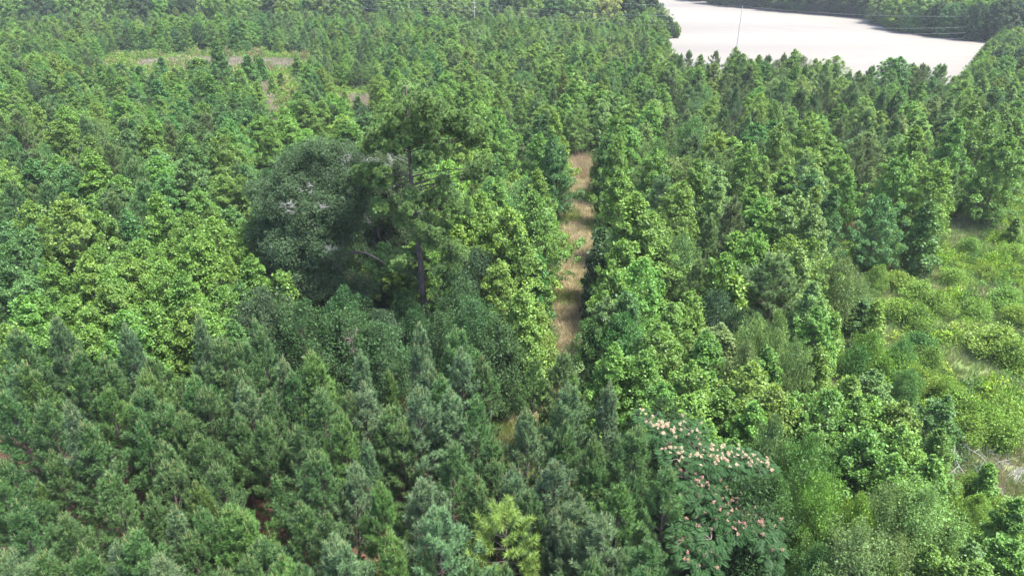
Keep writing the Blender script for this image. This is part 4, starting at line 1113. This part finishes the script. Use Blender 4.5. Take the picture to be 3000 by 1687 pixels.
# ------------------------------------------------------------------ the big grey oak and its smaller neighbour
def lobed_oak(base, lobes, label, tint, trunk_r, leaf=.16, limbs=(), twigs=()):
    r_ = root("old_oak", (base[0], base[1], 0))
    describe(r_, label, "tree")
    b0 = np.array((base[0], base[1], 0))
    tr, cr = MB(), MB()
    fork = np.array((0, 0, 2.4))
    tube(tr, curve(np.zeros(3), fork, 0, .05, 4), [trunk_r * 1.4, trunk_r, trunk_r * .9, trunk_r * .85], 9)
    part("trunk", tr, M_BARK, r_)
    C, Nn, B = [], [], []
    dens = 1.0 if trunk_r > .35 else 1.7
    for px, py, rp, dy in lobes:
        c = on_plane(px, py, base[1] + dy) - b0
        r = rp / 38.0 * .93
        lm_ = MB()
        tube(lm_, curve(fork * U(.7, 1), c, .06, .22, 8), np.linspace(trunk_r * .5, .05, 8), 7)
        for _ in range(7):
            d = nrm(RNG.normal(size=3) + np.array((0, 0, .2)))
            tube(lm_, curve(fork + (c - fork) * U(.6, 1), c + d * r * .9, .03, .08, 5), np.linspace(.055, .012, 5), 5, cap=False)
        part("limb", lm_, M_BARK, r_)
        nl = int((20 + 20 * r * r) * dens)
        d = nrm(RNG.normal(size=(nl, 3)) + np.array((0, -.15, .35)))
        L = c + d * r * U(.58, 1.16, (nl, 1)) * (1 + .16 * np.sin(4 * d[:, :1] + px) + .14 * np.sin(5 * d[:, 2:] + py))
        k = 13
        dd = nrm(RNG.normal(size=(nl, k, 3)) + d[:, None] * .6 + np.array((0, 0, .3)))
        C.append((L[:, None] + dd * (U(.25, .62, (nl, k, 1)))).reshape(-1, 3)); Nn.append((dd + d[:, None] * .4).reshape(-1, 3))
        B.append((.5 + RNG.normal(0, .12) + RNG.normal(0, .2, (nl, 1)) + RNG.normal(0, .12, (nl, k))).ravel())
    C = np.concatenate(C); keepz = C[:, 2] > .3; C = C[keepz]; Nn = np.concatenate(Nn)[keepz]; B = np.concatenate(B)[keepz]
    puffs(cr, C, Nn, 14, leaf * .72, B, rad=.26, wr=.55)
    part("crown", cr, [M_FINE], r_, False, tint)
    for pts in limbs:
        lm_ = MB()
        tube(lm_, [on_plane(px, py, base[1] + dy) - b0 for px, py, dy in pts], np.linspace(.12, .06, len(pts)), 8)
        part("limb", lm_, M_BARK, r_, label="thick curved limb crossing the dark hollow")
    for px, py, dy, L in twigs:
        tm_ = MB()
        o_ = on_plane(px, py, base[1] + dy) - b0
        for _ in range(3): twig(tm_, o_ + RNG.normal(0, .2, 3), np.array((U(-1, 1), -.4, U(.1, 1))), L * U(.35, .6), .015, 3)
        part("dead_twig", tm_, M_TWIG, r_, label="bare silvery dead twigs")
    return r_
lobed_oak(OAK_AT, [(870,560,62,0),(950,500,70,1.2),(1030,520,60,.8),(815,620,52,-.3),(905,640,80,-.8),(985,590,72,0),(850,735,72,-1.2),(785,690,44,.3),(935,735,60,-1.5),(800,800,48,-1),
                   (895,820,60,-1.8),(1040,630,46,.2),(960,820,36,-1.5),(840,520,34,.5),(1060,850,30,-.6),(1012,850,34,-.8),(770,560,26,.5),(1000,668,40,.4),(865,480,24,.6),(930,455,22,1.2),(1000,470,34,2.0),(900,480,40,2.0),(960,560,60,3),(860,640,60,3)],
          "huge rounded grey-green oak with bare silvery twigs, beside the tall pine", (.040, .070, .033), .42,
          limbs=[[(1010, 745, .8), (1045, 738, .6), (1075, 742, .3), (1105, 758, 0), (1125, 770, -.2)]],
          twigs=[(838,612,-2.3,1.2),(850,600,-2.3,1.0),(955,608,-2.0,.8),(972,735,-3.0,.8),(1030,470,.4,1.2),(1010,480,.8,1.0),(905,560,-1.6,.8)])
lobed_oak((OAK2_AT[0] + .6, OAK2_AT[1] + 1.8), [(1090,500,46,.5),(1130,530,50,1.0),(1150,600,50,.8),(1090,610,46,.6),(1170,510,40,1.5),(1165,680,46,1.0),(1060,560,40,1.0),(1110,690,34,1.6),(1200,600,40,1.6),(1190,760,44,1.2),(1150,830,36,1.0)],
          "grey oak with wiry bare top, half hidden behind the tall pine", (.042, .074, .034), .3, leaf=.15,
          twigs=[(1095,470,-.6,1.4),(1070,478,-.6,1.2),(1150,470,.2,1.2),(1170,480,.2,1.4),(1120,480,-.4,1.0),(1065,640,-1,1.0)])

# ------------------------------------------------------------------ the pink-flowering silk tree
ST_AT = at(2085, 1600, 0) + np.array((-.2, 1.5, 0))
st = root("silk_tree", (ST_AT[0], ST_AT[1], 0))
describe(st, "spreading tree with feathery leaves and pink-cream blossoms at the stand's edge", "tree")
SPRAYS = [(1900,1225,7.2,.7,8),(1938,1262,7.2,.6,34),(2020,1250,7.2,.7,9),(2030,1295,6.9,.9,10),(1985,1335,6.8,.8,20),(2050,1330,6.7,.8,14),(2085,1350,6.6,.8,24),(2135,1340,6.6,.9,26),
          (2180,1342,6.5,.6,9),(2215,1357,6.4,.7,12),(2245,1374,6.3,.5,10),(2010,1390,6.2,.7,12),(2055,1410,6.1,.8,8),(2000,1430,5.9,.7,5),(2050,1450,5.8,.8,7),(2090,1440,5.8,.6,7),
          (2140,1475,5.6,.8,9),(2110,1500,5.4,.8,9),(2165,1505,5.4,.8,13),(2150,1540,5.2,.6,14),(2210,1520,5.3,.7,11),(2250,1540,5.1,.6,7),(2230,1570,5,.6,6),(2262,1602,4.6,.5,5),
          (2030,1520,5,.8,3),(2010,1565,4.8,.8,3),(2030,1605,4.5,.8,9),(2080,1612,4.4,.6,6),(2050,1655,4.2,.8,7),(2085,1570,5,.8,3),(2262,1640,4.4,.4,1),(2137,1392,6.0,.5,2),(1960,1300,6.7,.7,5)]
b0 = np.array((ST_AT[0], ST_AT[1], 0))
tr, cr = MB(), MB()
fork = np.array((.1, 0, 1.6))
tube(tr, curve(np.zeros(3), fork, 0, .04, 4), [.17, .14, .13, .12], 8)
part("trunk", tr, M_BARK, st)
def frond(mb, O, D, L, leafv, npair=11):
    D = nrm(D); S = nrm(np.cross(D, (0, 0, 1.0))); Upv = np.cross(S, D)
    u = np.linspace(.15, 1, npair)
    P = O + D * (u * L)[:, None] - np.array((0, 0, 1.0)) * (.35 * L * u ** 2)[:, None]
    for sgn in (-1, 1):
        pl = L * .42 * np.sin(np.pi * (u * .78 + .16))
        leaves(mb, P, D * .55 + S * sgn, np.tile(Upv, (npair, 1)), pl, .13 * pl + .008, np.clip(leafv + RNG.normal(0, .12, npair), 0, 1.2), droop=.12)
bl = MB()
for _ in range(5):
    c = RNG.normal(0, .055, 3) * np.array((1, 1, .6)); n = 16
    d = nrm(RNG.normal(size=(n, 3)) + np.array((0, 0, .9)))
    needles(bl, np.tile(c, (n, 1)), d, .085 * U(.8, 1.2, n), .026, U(0, 1, n))
BL_M = [bl.mesh("blossom_puff", M_BLOSSOM), None]
BL_M[1] = BL_M[0].copy(); BL_M[1].materials[0] = M_BLOSSOM2
for px, py, h, r, nb in SPRAYS:
    c = at(px, py, h) - b0
    lm_ = MB()
    tube(lm_, curve(fork, c - np.array((0, 0, .15)), .05, .1, 7), np.linspace(.075, .016, 7), 6)
    for _ in range(4):
        tube(lm_, curve(c - np.array((0, 0, .2)), c + np.array((U(-r, r), U(-r, r), U(-.1, .1))), .02, .02, 4), np.linspace(.02, .008, 4), 4, cap=False)
    part("limb", lm_, M_BARK, st)
    for _ in range(int(36 + 66 * r)):
        a = U(0, 6.28); q = math.sqrt(U(0, 1)) * r
        O = c + np.array((q * math.cos(a), q * math.sin(a), .12 * (1 - (q / r) ** 2) + U(-.28, .06)))
        aa = a + U(-1.1, 1.1)
        frond(cr, O, np.array((math.cos(aa), math.sin(aa), U(-.15, .35))), U(.24, .42), .5 + RNG.normal(0, .15))
    for k in range(int(nb * .8 if py < 1385 else nb * .98)):
        a = U(0, 6.28); q = U(0, 1) ** .8 * r
        b_ = obj("blossom", BL_M[0 if py < 1385 else 1], st)
        b_.location = c + np.array((q * math.cos(a), q * math.sin(a), .20 + U(-.06, .12)))
        b_.rotation_euler = (U(-.4, .4), U(-.4, .4), U(0, 6)); s_ = U(.6, .92); b_.scale = (s_, s_, s_)
part("crown", cr, [M_FINE], st, False, (.020, .054, .018))

# ------------------------------------------------------------------ bare dead saplings and branches
def dead_thing(kind, label, px, py, h, L, mat=M_DEAD, r=.03, up=.9, n=3, depth=3):
    p = at(px, py, h)
    t = root(kind, (p[0], p[1], 0))
    describe(t, label, kind.split('_')[-1] if kind != 'dead_sapling' else 'dead tree')
    m0 = MB(); tube(m0, curve(np.zeros(3), np.array((0, 0, h)), 0, .03, 5), np.linspace(r * 1.3, r, 5), 5); part("trunk", m0, mat, t)
    for i in range(n):
        m1 = MB(); twig(m1, np.array((0, 0, h * U(.75, 1))), np.array((U(-1, 1), U(-1, .4), up)), L * U(.7, 1.1), r * .8, depth); part("branch", m1, mat, t)
for a_ in [("pale bare dead sapling in a gap of the left pine stand", 715, 1320, 2.8, 1.3), ("grey leafless sapling between pines below the grey oak", 778, 1160, 5.6, 1.4),
           ("bare dead stems in the gap at the left edge of the pines", 105, 1300, 2.6, 1.3), ("forked bare dead stem between pines left of the blossoms", 1235, 1365, 3.5, 1.2),
           ("small dead stem by the red needle gap, lower left", 900, 1310, 2.2, 1.0), ("leafless brown stem low between the front pines", 935, 1570, 2.5, .9),
           ("thin dead stem leaning beside the lime pine", 1415, 1665, 3.5, 1.0), ("dead brown stem right of the lime pine", 1690, 1370, 4.0, 1.1)]:
    dead_thing("dead_sapling", a_[0], a_[1], a_[2], a_[3], a_[4])
dead_thing("dead_sapling", "white bare branching deadwood at the meadow's sandy patch", 2838, 1405, .6, 1.5, M_TWIG, .035, .5, 5)
dead_thing("dead_sapling", "thin bare grey stem right of the path's lower bend", 1728, 870, 1.2, 1.0, M_TWIG, .02, 1.2, 3)
dead_thing("dead_sapling", "wispy bare grey stems among oaks below the tall pine", 1030, 985, 5.6, .5, M_DEAD, .014, .8, 4)
# rust-brown dead shrub on the edge of the meadow
p = at(2498, 662, .8)
rs = root("dead_shrub", (p[0], p[1], 0)); describe(rs, "small rust-brown dead shrub at the upper edge of the meadow", "shrub")
m0, m1 = MB(), MB()
for _ in range(5): twig(m0, np.zeros(3), np.array((U(-1, 1), U(-1, 1), 1.2)), .7, .02, 2)
part("stem", m0, M_DEAD, rs); clump(0, .8, 1.1, 40, 10, .12)(m1); part("foliage", m1, [M_FINE], rs, False, (.20, .085, .045))

# ------------------------------------------------------------------ power line: poles and sagging wires
A = at(2175, 21, 13.0); B_ = at(1389, -14, 13.0)
step = A - B_
AX = nrm(np.array((step[0], step[1], 0))); SX = np.array((AX[1], -AX[0], 0))
poles = [("weathered pole beside tall hedgerow, its top cut by the picture's edge", B_), ("thin pale utility pole standing against the white field", A), (None, A + step * .62)]
ATT = [(0.0, 13.0), (.75, 11.0), (-.75, 9.7), (.75, 8.8)]
for lab, p in poles:
    if lab is None: continue
    t = root("utility_pole", (p[0], p[1], 0), math.atan2(SX[1], SX[0]))
    describe(t, lab, "utility pole", "poles of the overhead line")
    m0 = MB(); tube(m0, [(0, 0, z) for z in np.linspace(0, 13, 8)], np.linspace(.13, .07, 8), 10); part("post", m0, M_POLE, t)
    for dx, z in ATT[1:]:
        m0 = MB(); tube(m0, [(0, -.05, z - .12), (dx * .6, -.05, z - .03), (dx, -.05, z)], [.06, .05, .04], 6); part("bracket", m0, M_POLE, t)
        m0 = MB(); tube(m0, [(dx, -.05, z - .06 + .05 * k) for k in range(6)], [.05, .11, .05, .11, .05, .09], 8); part("insulator", m0, M_CERAMIC, t)
    m0 = MB(); tube(m0, [(0, 0, 13), (0, 0, 13.12)], [.05, .06], 6); part("pole_cap", m0, M_CERAMIC, t)
PP = [B_ - step * .8] + [p for _, p in poles]
for i, (p, q) in enumerate(zip(PP[:-1], PP[1:])):
    for j, (dx, z) in enumerate(ATT):
        a = np.array((p[0], p[1], z + .15)) + SX * dx; b = np.array((q[0], q[1], z + .15)) + SX * dx
        m0 = MB(); tube(m0, curve(a, b, -(.7 if j == 0 else 1.2), 0, 24), .009 if j else .007, 5)
        o = obj("power_wire", m0.mesh("power_wire", M_WIRE, True))
        span = ["left of the hedgerow pole", "between hedgerow pole and field pole", "from field pole over the field to the right"][i]
        describe(o, f"{['topmost', 'upper', 'middle', 'lowest'][j]} wire of the overhead line {span}", "wire", "wires of the overhead line")

# ------------------------------------------------------------------ air: a closed box of even, thin haze round everything built
HZ = MB()
x0, x1, y0, y1, z0, z1 = -910, 910, -160, 1010, -1.0, 34.0
V = [(x, y, z) for z in (z0, z1) for y in (y0, y1) for x in (x0, x1)]
HZ.add(V, [(0, 2, 3, 1), (4, 5, 7, 6), (0, 1, 5, 4), (2, 6, 7, 3), (0, 4, 6, 2), (1, 3, 7, 5)])
M_HAZE, nt, N, L = new_mat("haze")
o_ = N("ShaderNodeOutputMaterial"); v_ = N("ShaderNodeVolumePrincipled")
v_.inputs["Color"].default_value = (.80, .88, 1.0, 1); v_.inputs["Density"].default_value = .00016; v_.inputs["Anisotropy"].default_value = .2
L(v_.outputs[0], o_.inputs["Volume"])
hz = obj("haze", HZ.mesh("haze", M_HAZE))
describe(hz, "thin even blue haze over the whole wood", "haze", kind="stuff")
